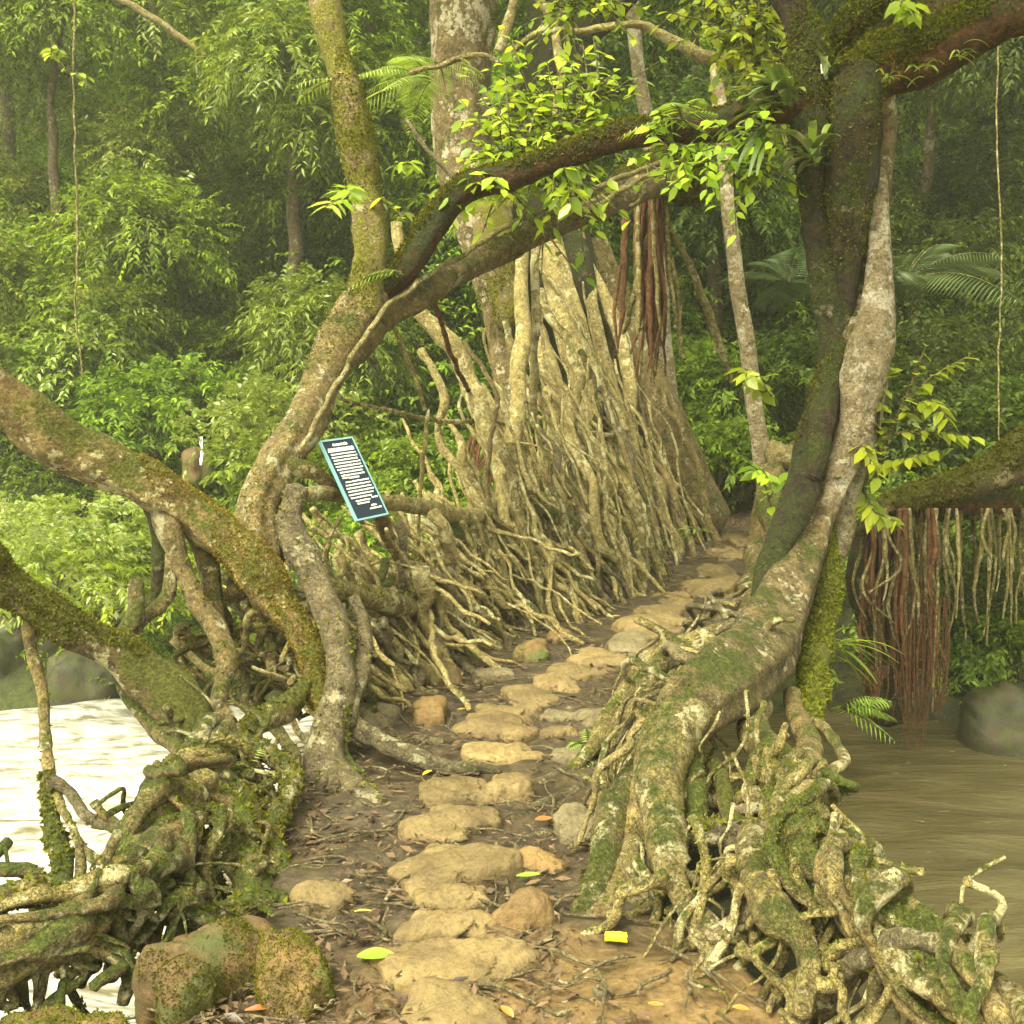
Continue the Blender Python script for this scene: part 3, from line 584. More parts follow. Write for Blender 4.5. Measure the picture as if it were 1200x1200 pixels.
# knotted strands of the right railing, twisting along its ridge down towards the camera
def strand(curve, r, amp, turns, ph, seed):
    c = catmull(np.array(curve, float), 0.06); n = len(c); t = np.linspace(0, 1, n); rs = np.random.default_rng(seed)
    a = ph + turns * 6.283 * t + 0.8 * np.sin(7 * t + rs.uniform(0, 6)); am = amp * (0.75 + 0.35 * np.sin(9 * t + rs.uniform(0, 6)))
    c[:, 0] += np.cos(a) * am; c[:, 2] += np.sin(a) * am * 0.85; c[:, 1] += np.sin(a * 0.7 + ph) * amp * 0.4
    rr = r * (0.8 + 0.22 * np.sin(11 * t + rs.uniform(0, 6)) + 0.5 * np.clip(np.sin(31 * t + rs.uniform(0, 6)), 0, 1) ** 3 + 0.4 * np.clip(np.sin(47 * t + rs.uniform(0, 6)), 0, 1) ** 4)
    return np.column_stack([c[:, :3], np.maximum(rr, r * 0.45)])
ridge = [tuple(P(*a)) for a in [(925, 900, 3.72), (935, 965, 3.22), (968, 1015, 2.92), (1022, 1062, 2.69), (1085, 1110, 2.49), (1160, 1168, 2.27), (1260, 1250, 2.02), (1400, 1350, 1.78)]]
for i in range(22):
    wood('root', strand(ridge, 0.015 + 0.015 * ((i * 37) % 10) / 10, 0.045 + 0.10 * ((i * 53) % 10) / 10, 1.4 + 2.2 * ((i * 71) % 10) / 10, i * 1.7, i), ['root', 'root_moss', 'trunk_tan', 'root'][i % 4], px=False, moss=[4000, 16000, 2500, 8000][i % 4], lump=.26, thr=[.5, .1, .6, .4][i % 4], wob=.9, parent=TR, sides=18, msize=.006)
# roots falling from the ridge and the trunk to the path edge and to the bank
def drop(a, b, r0, r1, bow, seed, n=5, jit=.05):
    rs = np.random.default_rng(seed); a, b = np.asarray(a, float), np.asarray(b, float); t = np.linspace(0, 1, n)[:, None]
    p = a + (b - a) * t; p[:, 2] += (bow * np.sin(math.pi * t))[:, 0]; L = np.linalg.norm(b - a)
    p[1:-1] += rs.normal(size=(n - 2, 3)) * jit * L * np.array([1, .8, .7])
    rr = (r0 + (r1 - r0) * t[:, 0]) * rs.uniform(.75, 1.3, n)
    return np.column_stack([p, rr])
rc = catmull(np.array(ridge[:6]), .05)
tops = np.vstack([catmull(np.array([P(900, 720, 5.0), P(860, 790, 4.4), P(805, 845, 3.9), P(795, 900, 3.66)]), .05), rc])
ground_r = catmull(np.array([G(760, 820), G(715, 900), G(695, 960), G(676, 1075), G(740, 1105), G(800, 1150), G(835, 1185), G(900, 1215), G(980, 1280)]), .05)
for i in range(34):
    rs = np.random.default_rng(i + 900); t = rs.uniform(0, 1); u = np.clip(t + rs.normal() * .10, 0, 1)
    a = tops[int(t * (len(tops) - 1))] + rs.normal(size=3) * [.05, .05, .04]; b = ground_r[int(u * (len(ground_r) - 1))] + [rs.uniform(0, .30) * (.4 + t), rs.uniform(0, .35), -.04]
    r0 = rs.choice([.009, .014, .020, .028], p=[.3, .3, .25, .15])
    wood('root', drop(a, b, r0, r0 * rs.uniform(.5, .9), rs.uniform(-.05, .10), i, 6, .04), rs.choice(['root', 'root', 'root_grey', 'trunk_tan']), px=False, moss=rs.choice([0, 1500, 5000]), lump=.2, wob=.8, parent=TR, sides=9, thr=.3)
drape_top = catmull(np.array([P(905, 690, 5.1), P(860, 760, 4.55), P(815, 815, 4.05), P(785, 860, 3.8)]), .04); drape_foot = catmull(np.array([G(800, 765), G(745, 810), G(705, 870), G(685, 930), G(668, 1000)]), .04)
for i in range(13):   # thin roots draping from the trunk to the path
    rs = np.random.default_rng(i + 950); t = (i + rs.random()) / 13; a = drape_top[int(t * (len(drape_top) - 1))] + [-.12, -.03, .02]; b = drape_foot[int(np.clip(t + rs.normal() * .12, 0, 1) * (len(drape_foot) - 1))] + [0, 0, -.02]
    r0 = rs.choice([.010, .015, .022]); wood('root', drop(a, b, r0, r0 * .7, rs.uniform(.08, .2), i + 9, 6, .05), rs.choice(['root_pale', 'root', 'root_grey']), px=False, lump=.18, wob=.7, parent=TR, sides=9)
for i in range(14):   # outer side, towards the water, and cross pieces
    rs = np.random.default_rng(i + 1900); t = rs.uniform(.1, 1)
    a = rc[int(t * (len(rc) - 1))] + rs.normal(size=3) * .05
    b = a + [rs.uniform(-.05, .22), rs.uniform(-.1, .3), -rs.uniform(.25, .7)] if i % 2 else a + [rs.uniform(-.35, -.05), rs.uniform(-.3, .1), -rs.uniform(.05, .35)]
    r0 = rs.uniform(.012, .034); wood('root', drop(a, b, r0, r0 * .7, .05, i, 5, .1), rs.choice(['root', 'root_moss']), px=False, moss=1800, lump=.22, wob=.8, parent=TR, sides=9, thr=.3)

bag = Bag()   # fine rootlets inside the right railing
for i in range(150):
    rs = np.random.default_rng(i + 9000); t = rs.uniform(0, 1); a = tops[int(t * (len(tops) - 1))]; g = ground_r[int(np.clip(t + rs.normal() * .08, 0, 1) * (len(ground_r) - 1))]
    p = g + (a - g) * rs.uniform(.0, 1.0) + [rs.uniform(-.03, .12), rs.uniform(0, .15), 0]; d = rs.normal(size=3) * [.09, .10, .09] + [-.06, -.05, -.15]; r0 = rs.choice([.005, .008, .012, .017])
    V, fs, Nn = tube(drop(p - d * .8, p + d * .8, r0, r0 * .7, rs.uniform(-.04, .06), i, 6, .05), 8, lump=.22, wob=.9, seed=i); bag.add(V, fs)
    tf = tufts(V, fs, Nn, 5000, .009, i, .12, .1) if i % 2 else None
    if tf is not None: bag.add(tf[0], [tf[1]], 1, False)
o = bag.build('rootlets', [M['root'], M['fuzz']], TR); o['kind'] = 'stuff'

# far end of the right edge: stump with roots, where the slender tree stands
SP = thing('root_stump', 'pale knobbly root stump at the path\'s far end, right beside the slender leaning tree', 'tree stump', P(905, 650, 9.2))
for pts, mat in [([(902, 545, 9.3, 14), (900, 600, 9.2, 22), (892, 650, 9.1, 20), (880, 700, 8.6, 20), (868, 740, 8.0, 16)], 'trunk_tan'),
 ([(905, 535, 9.4, 16), (925, 528, 9.45, 14), (950, 530, 9.5, 12)], 'root_pale'),
 ([(905, 560, 9.3, 12), (930, 560, 9.2, 10), (955, 545, 9.3, 8)], 'root_pale'),
 ([(915, 560, 9.3, 18), (920, 620, 9.0, 18), (905, 690, 8.5, 14), (885, 740, 7.7, 10)], 'root_moss'),
 ([(880, 690, 8.8, 9), (850, 740, 7.9, 9), (820, 775, 7.0, 8), (790, 800, 6.3, 7)], 'root'),
 ([(900, 690, 8.6, 8), (870, 735, 7.8, 8), (840, 760, 7.1, 7), (800, 770, 6.4, 8), (760, 800, 5.9, 6)], 'root_grey'),
 ([(910, 680, 8.3, 9), (890, 720, 7.6, 10), (870, 760, 6.9, 9), (840, 790, 6.2, 8), (810, 800, 5.6, 7)], 'root')]:
    wood('root', pts, mat, SP, sides=14, lump=.22, wob=.6, moss=900, thr=.4)

# ------------------------------------------------------------------ the left forked tree
TL = thing('forked_tree', 'leaning forked tree behind the sign, with mossy upright stem and arching limb', 'tree', (-1.25, 4.9, 0))
wood('trunk', [(300, 660, 5.0, 27.8), (305, 605, 5.05, 24.7), (328, 550, 5.2, 22.4), (352, 500, 5.4, 20.9), (378, 440, 5.7, 22.4), (410, 390, 6.0, 23.9), (434, 350, 6.2, 21.6)], 'trunk_tan', TL, sides=40, ridge=.14, lump=.18, moss=5000, msize=.010, thr=.35, wob=.2)
wood('limb', [(425, 375, 6.1, 26), (432, 320, 6.2, 19), (430, 260, 6.25, 19), (420, 190, 6.3, 20), (407, 130, 6.35, 18), (394, 80, 6.4, 16), (380, 30, 6.4, 17), (366, -30, 6.5, 15), (352, -130, 6.6, 13), (360, -280, 6.7, 9)], 'trunk_green', TL, sides=24, ridge=.05, moss=9000, msize=.010, thr=.1, label='upright stem covered in yellow green moss', wob=.35)
wood('limb', [(410, 405, 6.0, 22.1), (452, 368, 6.25, 18.4), (500, 340, 6.5, 16.2), (560, 308, 6.9, 14.8), (620, 278, 7.3, 14.0), (690, 245, 7.8, 12.5), (750, 222, 8.2, 14.8), (785, 212, 8.5, 16.2)], 'trunk_tan', TL, sides=24, ridge=.05, moss=2500, thr=.35, label='tan limb reaching right towards the big fig')
wood('limb', [(-60, 425, 4.5, 24.9), (0, 465, 4.6, 26.1), (60, 515, 4.7, 26.1), (120, 545, 4.8, 24.9), (180, 572, 4.85, 26.1), (240, 605, 4.9, 24.9), (288, 645, 4.9, 23.6), (325, 700, 4.85, 19.6), (355, 740, 4.8, 17.0), (378, 790, 4.75, 15.7), (392, 850, 4.6, 14.4)], 'limb_gold', TL, sides=60, ridge=.18, lump=.26, moss=15000, msize=.009, mmat='fuzz_gold', thr=.15, label='thick golden mossy limb running off to the left', wob=.25)
wood('limb', [(-60, 620, 4.2, 23.9), (0, 680, 4.3, 25.3), (55, 715, 4.35, 23.9), (115, 748, 4.4, 22.5), (165, 785, 4.45, 25.3), (205, 840, 4.4, 25.3), (235, 885, 4.25, 21.1)], 'limb_moss', TL, sides=56, ridge=.18, lump=.26, moss=15000, msize=.010, thr=.1, label='lower thick mossy limb dark on its underside', wob=.3)
LR = dict(parent=TL, sides=15, lump=.16)
for pts, mat, ms in [
 ([(348, 570, 5.05, 13), (347, 610, 5.0, 14), (356, 650, 4.95, 17), (375, 700, 4.85, 19), (398, 750, 4.75, 20), (404, 800, 4.65, 20), (390, 850, 4.5, 22), (380, 890, 4.35, 26), (405, 920, 4.2, 24), (438, 945, 4.05, 17), (452, 975, 3.95, 11), (445, 1010, 3.8, 7)], 'root_grey', 700),
 ([(395, 830, 4.55, 14), (400, 880, 4.45, 10), (420, 910, 4.35, 9), (440, 930, 4.25, 6)], 'root_moss', 2500),
 ([(415, 700, 5.0, 8), (428, 745, 4.9, 9), (420, 790, 4.75, 12), (408, 850, 4.55, 10)], 'root_grey', 700),
 ([(192, 590, 4.85, 18), (205, 640, 4.8, 13), (222, 690, 4.75, 13), (246, 735, 4.7, 13), (262, 780, 4.6, 12), (257, 820, 4.5, 9), (266, 850, 4.4, 8), (240, 885, 4.2, 10), (222, 920, 4.0, 12)], 'trunk_tan', 800),
 ([(180, 580, 4.95, 16), (190, 640, 4.95, 13), (188, 690, 4.95, 10), (165, 720, 4.9, 8)], 'trunk_dark', 1500),
 ([(225, 610, 4.95, 16), (240, 665, 4.95, 13), (252, 715, 4.9, 12), (262, 760, 4.9, 10)], 'limb_gold', 1500),
 ([(200, 650, 4.85, 7), (195, 695, 4.8, 8), (165, 725, 4.75, 9), (143, 760, 4.7, 11), (140, 790, 4.65, 11)], 'root', 900),
 ([(160, 680, 4.7, 9), (155, 720, 4.65, 12), (140, 755, 4.6, 14), (145, 790, 4.55, 12), (180, 840, 4.45, 12), (215, 875, 4.3, 15), (225, 910, 4.1, 15)], 'root_moss', 2500),
 ([(140, 765, 4.65, 11), (100, 742, 4.55, 10), (60, 742, 4.5, 9), (30, 735, 4.45, 8)], 'root_moss', 2500),
 ([(33, 735, 4.45, 7), (45, 790, 4.35, 7), (52, 850, 4.25, 7), (58, 905, 4.1, 8)], 'trunk_tan', 600),
 ([(54, 905, 4.1, 10), (62, 950, 4.0, 11), (65, 1010, 3.85, 12), (60, 1060, 3.7, 12), (55, 1110, 3.5, 12)], 'root_moss', 6000),
 ([(58, 910, 4.1, 7), (85, 935, 4.0, 7), (105, 955, 3.95, 7), (135, 970, 3.85, 8), (165, 955, 3.8, 8), (180, 940, 3.8, 7)], 'root_grey', 400),
 ([(110, 940, 3.9, 6), (122, 955, 3.88, 5), (138, 966, 3.85, 6), (145, 990, 3.8, 6), (145, 1010, 3.75, 6)], 'limb_gold', 0),
 ([(66, 930, 4.05, 5), (85, 970, 3.9, 5), (105, 1000, 3.8, 6), (130, 1018, 3.7, 6)], 'root', 400),
 ([(335, 545, 5.2, 11), (370, 550, 5.25, 10), (395, 575, 5.4, 9), (440, 600, 5.8, 8), (455, 630, 6.0, 9), (480, 660, 6.3, 8)], 'limb_gold', 400),
 ([(350, 580, 5.1, 9), (375, 575, 5.3, 9), (410, 580, 5.6, 10), (460, 588, 6.1, 9), (510, 598, 6.7, 10), (560, 602, 7.3, 9), (600, 580, 7.9, 9)], 'root_pale', 0),
 ([(270, 690, 5.0, 14), (310, 690, 5.0, 12), (345, 700, 5.0, 10)], 'limb_gold', 500),
 ([(262, 695, 5.1, 10), (300, 720, 5.1, 8), (320, 745, 5.1, 8)], 'root', 0),
 ([(380, 690, 5.1, 13), (430, 705, 5.5, 14), (470, 710, 5.9, 16), (510, 700, 6.4, 13), (560, 680, 7.0, 10)], 'root', 900),
 ([(360, 800, 4.7, 10), (340, 830, 4.6, 16), (300, 850, 4.4, 16), (275, 865, 4.25, 13)], 'limb_gold', 1500),
 ([(325, 855, 4.4, 8), (345, 890, 4.3, 8), (342, 925, 4.2, 7), (340, 950, 4.1, 7)], 'root', 500),
 ([(415, 845, 4.6, 7), (450, 865, 4.5, 8), (490, 885, 4.45, 9), (540, 900, 4.4, 9), (585, 905, 4.4, 6)], 'root_grey', 0),
 ([(408, 850, 4.6, 9), (460, 880, 4.45, 8), (500, 895, 4.4, 8), (560, 905, 4.35, 5)], 'root_grey', 0),
 ([(405, 925, 4.25, 10), (370, 960, 4.05, 9), (330, 985, 3.9, 7), (300, 960, 3.9, 6)], 'root_grey', 400),
 ([(430, 940, 4.1, 9), (400, 985, 3.9, 9), (360, 1010, 3.75, 7), (320, 1000, 3.8, 6)], 'root_grey', 300),
 ([(445, 985, 3.9, 8), (470, 960, 4.0, 6), (500, 950, 4.05, 4)], 'root_grey', 0),
 ([(330, 985, 3.76, 7), (380, 975, 3.83, 9), (420, 985, 3.76, 7), (455, 1000, 3.66, 5)], 'root_grey', 0),
 ([(320, 1010, 3.59, 6), (370, 1020, 3.53, 8), (420, 1012, 3.58, 6), (450, 1020, 3.53, 4)], 'root_grey', 0),
 ([(340, 945, 4.07, 7), (385, 958, 3.96, 8), (430, 950, 4.03, 6)], 'root_grey', 0),
 ([(600, 960, 3.95, 4), (630, 945, 4.07, 7), (670, 930, 4.19, 8), (700, 915, 4.33, 8)], 'root_grey', 0),
 ([(590, 930, 4.19, 4), (640, 912, 4.36, 6), (690, 890, 4.57, 7)], 'root_grey', 0),
 ([(610, 985, 3.76, 4), (640, 975, 3.83, 6), (680, 968, 3.89, 7)], 'root_grey', 0),
 ([(430, 775, 6.19, 5), (480, 768, 6.33, 6), (530, 772, 6.25, 5), (555, 790, 5.92, 5), (560, 805, 5.67, 4)], 'root_grey', 0),
 ([(520, 870, 4.79, 5), (480, 868, 4.81, 7), (440, 852, 5.01, 8)], 'root_grey', 0),
 ([(640, 880, 4.68, 4), (680, 862, 4.88, 6), (715, 840, 5.16, 7)], 'root_grey', 0),
 ([(750, 780, 6.1, 3), (790, 765, 6.39, 5), (830, 745, 6.82, 6)], 'root_grey', 0),
 ([(770, 760, 6.49, 3), (810, 745, 6.82, 5), (845, 725, 7.32, 5)], 'root_grey', 0),
 ]: wood('root', pts, mat, moss=ms, thr=.25, **LR)
for i in range(40):   # thin tangle under the thick limb
    rs = np.random.default_rng(i + 300); x = rs.uniform(250, 400); y = rs.uniform(670, 800)
    a = P(x, y, 5.0 + rs.uniform(-.15, .35)); b = P(x + rs.normal() * 45, y + rs.uniform(40, 120), 4.85 + rs.uniform(-.15, .35)); b[2] = max(b[2], -.35)
    r0 = rs.uniform(.008, .022); wood('root', drop(a, b, r0, r0 * .7, 0, i, 5, .16), rs.choice(['root', 'root_moss', 'limb_gold']), px=False, moss=1200, wob=.9, parent=TL, sides=8, thr=.2)

# near-left railing of twisted mossy roots, a thing of its own
NL = thing('root_railing', 'gnarled moss hung railing of knotted roots in the near left corner above the rapids', 'root railing', tuple(P(200, 1090, 3.4)))
rl = [tuple(P(*a)) for a in [(262, 855, 4.25), (225, 905, 3.85), (200, 960, 3.4), (165, 1012, 3.1), (105, 1065, 2.85), (40, 1102, 2.7), (-40, 1130, 2.6), (-160, 1160, 2.5)]]
for i in range(19):
    wood('root', strand(rl, 0.018 + 0.018 * ((i * 37) % 10) / 10, 0.03 + 0.085 * ((i * 53) % 10) / 10, 1.0 + 1.5 * ((i * 71) % 10) / 10, i * 1.9, i + 50), ['root_moss', 'trunk_tan', 'root', 'root_moss'][i % 4], px=False, moss=[20000, 8000, 12000, 20000][i % 4], lump=.26, thr=.15, wob=.9, parent=NL, sides=18, msize=.006)
lc = catmull(np.array(rl[:7]), .05)
ground_l = catmull(np.array([G(345, 950), G(335, 1010), G(325, 1060), G(270, 1090), G(200, 1130), G(110, 1200), G(-20, 1260)]), .05)
for i in range(56):
    rs = np.random.default_rng(i + 2900); t = rs.uniform(0, 1); u = np.clip(t + rs.normal() * .1, 0, 1)
    a = lc[int(t * (len(lc) - 1))] + rs.normal(size=3) * .04; b = ground_l[int(u * (len(ground_l) - 1))] + [rs.uniform(-.25, 0), rs.uniform(0, .35), -.05]
    if i % 4 == 0: b = a + [rs.uniform(-.05, .2), rs.uniform(0, .2), -rs.uniform(.3, .7)]
    r0 = rs.choice([.010, .016, .024, .032], p=[.3, .3, .25, .15])
    wood('root', drop(a, b, r0, r0 * rs.uniform(.5, .9), rs.uniform(-.03, .15), i + 70, 6, .07), rs.choice(['root', 'root_moss', 'root_moss', 'trunk_tan']), px=False, moss=rs.choice([1500, 4000, 6000]), lump=.22, wob=.8, parent=NL, sides=9, thr=.15)
bag = Bag()
for i in range(100):
    rs = np.random.default_rng(i + 9500); t = rs.uniform(0, 1); a = lc[int(t * (len(lc) - 1))]; g = ground_l[int(np.clip(t + rs.normal() * .08, 0, 1) * (len(ground_l) - 1))]
    p = g + (a - g) * rs.uniform(.0, 1.0) + [rs.uniform(-.12, .03), rs.uniform(0, .15), 0]; d = rs.normal(size=3) * [.13, .15, .09] + [.06, -.04, -.12]; r0 = rs.choice([.005, .008, .014, .02])
    V, fs, Nn = tube(drop(p - d * .8, p + d * .8, r0, r0 * .7, rs.uniform(-.04, .06), i, 6, .1), 8, lump=.22, wob=.9, seed=i); bag.add(V, fs)
    tf = tufts(V, fs, Nn, 9000, .009, i, .12, 0) if i % 3 else None
    if tf is not None: bag.add(tf[0], [tf[1]], 1, False)
o = bag.build('rootlets', [M['root_moss'], M['fuzz']], NL); o['kind'] = 'stuff'
for pts in [[(265, 870, 4.15, 12), (310, 880, 4.1, 12), (340, 920, 3.95, 11), (320, 980, 3.6, 12), (330, 1040, 3.4, 12)], [(240, 930, 3.75, 18), (275, 965, 3.6, 20), (295, 1010, 3.45, 18), (300, 1065, 3.25, 14)],
            [(235, 905, 3.85, 10), (285, 930, 3.8, 10), (318, 990, 3.6, 8), (312, 1050, 3.3, 8)], [(225, 1080, 3.1, 10), (270, 1065, 3.2, 14), (320, 1060, 3.3, 15), (340, 1070, 3.25, 9)]]:
    wood('root', pts, 'root_moss', NL, moss=4500, sides=14, lump=.2, thr=.05)

# ------------------------------------------------------------------ left root railing along the middle of the bridge
ML = thing('root_railing', 'woven tan root railing running along the path between the forked tree and the root fan', 'root railing', tuple(G(540, 790)))
base = catmull(np.array([G(415, 880), G(440, 840), G(500, 800), G(570, 775), G(630, 748), G(690, 722), G(745, 700)]), .06)
topc = catmull(np.array([P(390, 680, 5.2), P(430, 645, 5.7), P(480, 618, 6.4), P(540, 606, 7.1), P(600, 590, 7.9), P(660, 610, 8.6), P(700, 600, 9.0)]), .06)
kinds = ['root_pale', 'root_pale', 'root', 'root_grey', 'root_moss']
for i in range(96):
    rs = np.random.default_rng(i + 4000); t = rs.uniform(0, 1); u = np.clip(t + rs.uniform(.02, .26), 0, 1)
    hh = rs.uniform(.45, 1.12)
    a = topc[int(t * (len(topc) - 1))] + rs.normal(size=3) * [.1, .25, .08]; g = base[int(t * (len(base) - 1))]
    a = g + (a - g) * hh + [-.1 * rs.random(), .1, 0]
    b = base[int(u * (len(base) - 1))] + [rs.uniform(-.35, .12), rs.uniform(-.1, .2), -.04]
    r0 = rs.choice([.014, .022, .034, .048], p=[.25, .35, .28, .12])
    wood('root', drop(a, b, r0, r0 * rs.uniform(.5, .9), rs.uniform(-.05, .08), i, 6, .04), rs.choice(kinds), px=False, lump=.18, wob=.7, parent=ML, sides=9, moss=rs.choice([0, 700]), thr=.3)
bag = Bag()   # the fine rootlets filling the railing: far too many to count
for i in range(200):
    rs = np.random.default_rng(i + 5000); t = rs.uniform(0, 1); g = base[int(t * (len(base) - 1))]; a = topc[int(t * (len(topc) - 1))]
    p = g + (a - g) * rs.uniform(.1, .95) + rs.normal(size=3) * [.15, .15, .05] + [-.18, .05, 0]
    d = rs.normal(size=3) * [.12, .20, .10] + [.26, -.08, -.26]; r0 = rs.uniform(.008, .022)
    V, fs, Nn = tube(drop(p - d * .7, p + d, r0, r0 * .6, rs.uniform(-.04, .05), i, 6, .03), 7, lump=.2, wob=.9, seed=i); bag.add(V, fs)
o = bag.build('rootlets', [M['root_pale']], ML); o['kind'] = 'stuff'

# ------------------------------------------------------------------ the big fig with the root fan
TB = thing('strangler_fig', 'huge fig tree with tall ribbed trunks standing on a fan of straight roots', 'tree', tuple(G(740, 655)))
for pts, mat, sd, mo, lb in [
 ([(540, -60, 11.2, 37.0), (540, 40, 11.2, 35.2), (545, 130, 11.2, 33.4), (556, 220, 11.2, 33.4), (572, 300, 11.2, 29.9), (590, 380, 11.1, 22.9), (600, 450, 11.0, 19.4), (605, 540, 10.8, 14.1), (625, 640, 10.2, 12.3)], 'trunk_fig', 36, 1500, 'tall pale grooved trunk streaked with moss'),
 ([(655, -60, 11.9, 36), (655, 60, 11.9, 40), (640, 160, 11.8, 44), (640, 260, 11.7, 46), (665, 340, 11.5, 44), (690, 430, 11.6, 27), (703, 520, 11.5, 25), (725, 600, 11.2, 22)], 'trunk_dark', 36, 400, None),
 ([(640, 270, 11.2, 14), (655, 330, 11.0, 17), (672, 400, 10.8, 19), (690, 450, 10.6, 20), (688, 520, 10.3, 18), (710, 600, 9.8, 16), (735, 670, 9.0, 12)], 'root_pale', 22, 200, None),
 ([(680, 290, 11.9, 30), (715, 370, 11.8, 30), (745, 440, 11.7, 30), (775, 510, 11.6, 30), (805, 570, 11.5, 30), (835, 615, 11.4, 24)], 'trunk_tan', 28, 500, 'buttress sloping down to the path'),
 ([(575, 240, 11.0, 24), (588, 330, 10.9, 18), (592, 380, 10.8, 12)], 'trunk_green', 20, 900, None),
 ]: wood('trunk', pts, mat, TB, sides=sd, ridge=.15, lump=.10, wob=.2, moss=mo * 4, msize=.016, thr=.5, label=lb)
wood('limb', [(650, 60, 11.8, 24), (690, 30, 11.8, 20), (715, 10, 11.8, 22), (760, -60, 11.6, 20)], 'trunk_dark', TB, sides=20, moss=500, msize=.03)
for pts, mat in [
 ([(612, 290, 9.0, 7), (609, 350, 8.9, 9), (607, 430, 8.7, 10), (603, 500, 8.5, 10), (600, 550, 8.3, 10), (592, 580, 8.1, 11), (570, 600, 7.8, 10), (540, 605, 7.3, 8)], 'root_pale'),
 ([(600, 575, 8.1, 10), (640, 570, 8.6, 8), (665, 580, 9.0, 7)], 'root_pale'),
 ([(600, 580, 8.1, 8), (625, 600, 8.4, 9), (645, 640, 8.4, 9), (670, 690, 8.0, 8)], 'root_pale'),
 ([(629, 280, 9.2, 5), (628, 360, 9.1, 5), (626, 440, 9.0, 5), (626, 500, 8.9, 5)], 'root_pale'),
 ([(632, 390, 10.4, 10), (642, 450, 10.2, 13), (650, 500, 10.0, 14), (660, 570, 9.6, 14), (690, 650, 8.9, 12), (715, 700, 8.2, 9)], 'root_pale'),
 ([(640, 455, 9.9, 5), (665, 480, 9.8, 6), (685, 505, 9.7, 6), (695, 520, 9.6, 6), (720, 640, 8.9, 7), (738, 690, 8.3, 6)], 'root_pale'),
 ([(690, 510, 9.7, 4), (715, 508, 9.7, 4), (735, 503, 9.9, 4)], 'root_pale'),
 ([(675, 265, 11.3, 6), (690, 340, 11.2, 7), (705, 420, 11.0, 9), (725, 480, 10.8, 8), (735, 560, 10.4, 7), (745, 640, 9.6, 7)], 'root_pale'),
 ([(690, 310, 11.3, 6), (720, 370, 11.2, 8), (735, 430, 11.1, 8), (742, 500, 10.9, 8), (752, 570, 10.5, 7), (765, 650, 9.8, 6)], 'root_pale'),
 ([(655, 485, 9.9, 5), (640, 520, 9.8, 6), (628, 550, 9.7, 6)], 'root_pale'),
 ([(640, 210, 9.4, 5), (655, 60, 9.5, 5), (625, -20, 9.5, 5)], 'root_pale'),
 ([(585, 60, 10.4, 6), (600, 10, 10.4, 6), (612, -30, 10.4, 6)], 'root_pale'),
 ]: wood('root', pts, mat, TB, sides=12, lump=.13, wob=.4)
baseF = catmull(np.array([G(650, 740), G(690, 722), G(740, 700), G(785, 676), G(820, 652), G(845, 632)]), .06)
for i in range(84):
    rs = np.random.default_rng(i + 6000); t = (i + rs.random()) / 84; b = baseF[int(t * (len(baseF) - 1))] + [rs.uniform(-.45, .08), rs.uniform(-.15, .3), -.04]
    up = rs.choice([.8, 1.2, 1.8, 2.6], p=[.2, .3, .3, .2]) * rs.uniform(.8, 1.1); ln = rs.uniform(.25, .42) * up
    a = b + [-ln, rs.uniform(.2, .7) * up, up]
    r0 = rs.choice([.010, .018, .032, .058], p=[.32, .34, .20, .14])
    wood('root', drop(a, b, r0 * .9, r0 * rs.uniform(.6, 1.0), rs.uniform(0, .10) * up, i, 6, .028), rs.choice(['root_pale', 'root_pale', 'root', 'trunk_tan', 'root_moss', 'root_grey']), px=False, lump=.16, wob=.6, parent=TB, sides=9)
bag = Bag()
for i in range(170):
    rs = np.random.default_rng(i + 7000); t = rs.uniform(0, 1); b = baseF[int(t * (len(baseF) - 1))] + [rs.uniform(-.6, .05), rs.uniform(-.1, .5), 0]
    p = b + [-.4 * (h_ := rs.uniform(0, 1.3)), .4 * h_, h_]; d = rs.normal(size=3) * [.07, .10, .14] + [.20, -.12, -.46]; r0 = rs.uniform(.008, .022)
    V, fs, Nn = tube(drop(p - d * .8, p + d * .8, r0, r0 * .7, rs.uniform(-.02, .05), i, 6, .02), 7, lump=.2, wob=.8, seed=i); bag.add(V, fs)
o = bag.build('rootlets', [M['root_pale']], TB); o['kind'] = 'stuff'

# ------------------------------------------------------------------ slender trees, hanging roots, vines
t = thing('slender_tree', 'slender pale straight tree leaning left, its foot at the knobbly root stump', 'tree', tuple(P(900, 575, 9.8)))
wood('trunk', [(848, 170, 9.8, 8.5), (853, 240, 9.8, 8.5), (864, 330, 9.8, 9), (875, 420, 9.8, 9.5), (887, 500, 9.8, 10), (900, 575, 9.8, 12)], 'trunk_pale', t, sides=16, lump=.07, wob=.15)
wood('trunk', [(840, 80, 9.8, 7), (844, 130, 9.8, 8), (848, 172, 9.8, 8.5)], 'trunk_pale', t, sides=16, lump=.07)
t = thing('slender_tree', 'thin pale straight trunk rising behind the long mossy limb', 'tree', tuple(P(790, 560, 13.5)))
wood('trunk', [(735, -40, 13.5, 8), (746, 60, 13.5, 8), (756, 140, 13.5, 8), (770, 260, 13.5, 8), (780, 420, 13.5, 9), (795, 570, 13.5, 10)], 'trunk_pale', t, sides=14, lump=.08, wob=.15)
t = thing('aerial_roots', 'curtain of straight reddish aerial roots hanging under a mossy limb knot', 'aerial roots', tuple(P(762, 440, 10.0)))
wood('root_mat', [(735, 215, 9.0, 14), (770, 205, 9.5, 24), (800, 215, 9.9, 24), (815, 235, 10, 12)], 'limb_moss', t, sides=18, moss=5000, msize=.025, thr=-.5, lump=.35)
